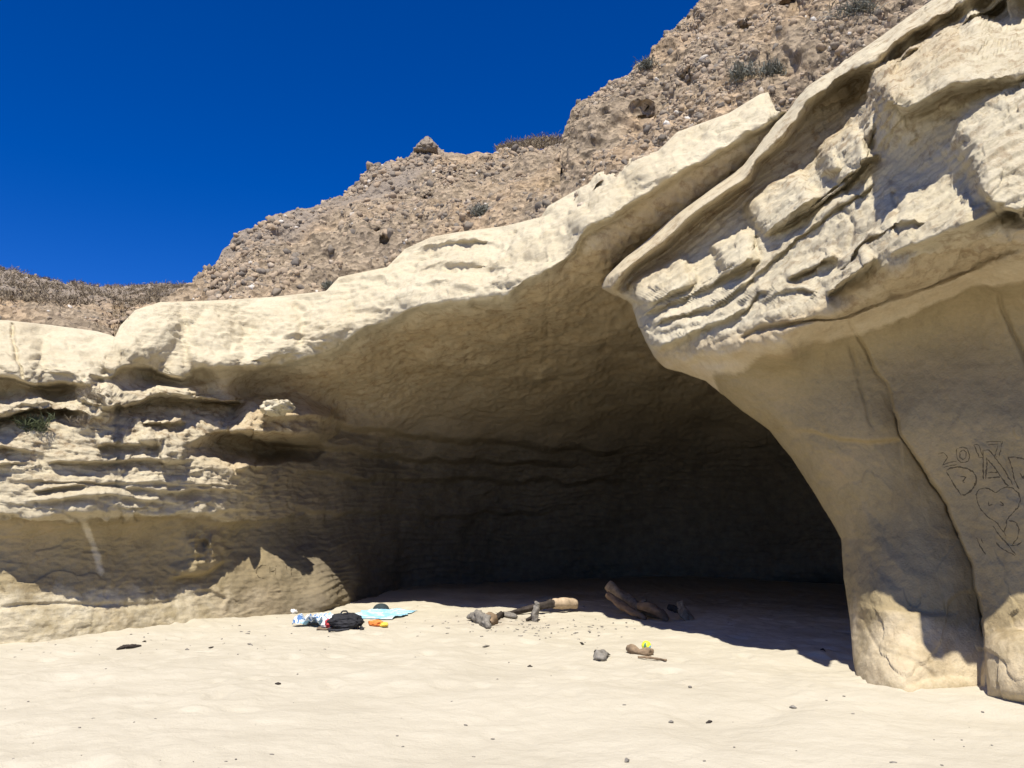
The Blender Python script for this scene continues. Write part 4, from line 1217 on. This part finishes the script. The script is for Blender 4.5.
link('strap', branch_mesh('strap', [(.26, -.06, .1), (.36, -.15, .03), (.32, -.26, .02)], [.02, .02, .02], 4, .1), M_STRAP, t)
link('handle', branch_mesh('handle', [(-.1, .0, .27), (-.06, .0, .33), (.02, .0, .33), (.06, .0, .27)], [.013, .013, .013, .013], 5, .1), M_STRAP, t)
M_RED = plain('red_cloth', (0.50, 0.06, 0.07), .8, .3, .3, 12, .01)
M_WHITE = plain('white_cloth', (0.78, 0.77, 0.74), .85, .2, .15, 12, .01)
o0 = at(329, 628.5)
t = thing('pouch', 'small red and white bundle against the left side of the backpack', 'pouch', o0)
soft_box('body', (.075, .06, .065), 7, 2.4, .2, M_RED, t, (.02, 0, .07))
soft_box('lining', (.05, .05, .045), 9, 2.4, .2, M_WHITE, t, (-.07, .02, .06))
M_ORANGE = plain('orange_cloth', (0.80, 0.25, 0.06), .8, .3, .2, 12, .01)
M_YELLOW = plain('yellow_cloth', (0.85, 0.62, 0.10), .8, .3, .2, 12, .01)
o0 = at(378, 626)
t = thing('beach_toy', 'small orange and yellow object in front of the light blue towel', 'toy', o0)
soft_box('body', (.11, .08, .05), 11, 2.2, .2, M_ORANGE, t, (-.03, 0, .05))
soft_box('scoop', (.07, .07, .035), 13, 2.2, .2, M_YELLOW, t, (.09, -.01, .035))
soft_box('crumpled_bag', (.085, .06, .045), 15, 2.2, .3, M_WHITE)
o = bpy.data.objects['crumpled_bag']; o.location = at(291, 613.5, .03); o['label'] = 'small crumpled white bag near the foot of the left wall'; o['category'] = 'bag'
# dark cap
M_CAP = plain('dark_cap_cloth', (0.035, 0.05, 0.055), .85, .2, .3, 12, .004)
o0 = at(381, 611)
t = thing('cap', 'dark cap lying at the back edge of the light blue towel', 'cap', o0)
v0, f0 = ico(3)
q = v0 * np.array([.16, .13, .12]); q[:, 2] = np.maximum(q[:, 2], -.01) + .03
link('crown', raw_mesh('crown', q, f0), M_CAP, t)
q = v0 * np.array([.13, .11, .012]) + np.array([.14, -.05, .035])
link('brim', raw_mesh('brim', q, f0), M_CAP, t)
# bright ball
def ball_mat():
    m, nt, b = new_mat('ball_panels', .5, .4)
    t = NT(nt)
    c = t.coord()
    nt.links.new(t.ramp(t.voro(c, 18, 'F1', 'Color'), [(0, (0.75, 0.85, 0.04)), (.62, (0.80, 0.78, 0.05)), (.72, (0.10, 0.22, 0.12)), (.84, (0.25, 0.55, 0.70))], 'CONSTANT'), b.inputs['Base Color'])
    return m
v0, f0 = ico(4)
o = link('ball', raw_mesh('ball', v0 * .062, f0), ball_mat(), label='small yellow-green ball behind the waisted driftwood piece', category='ball')
o.location = at(646.5, 650, .055)
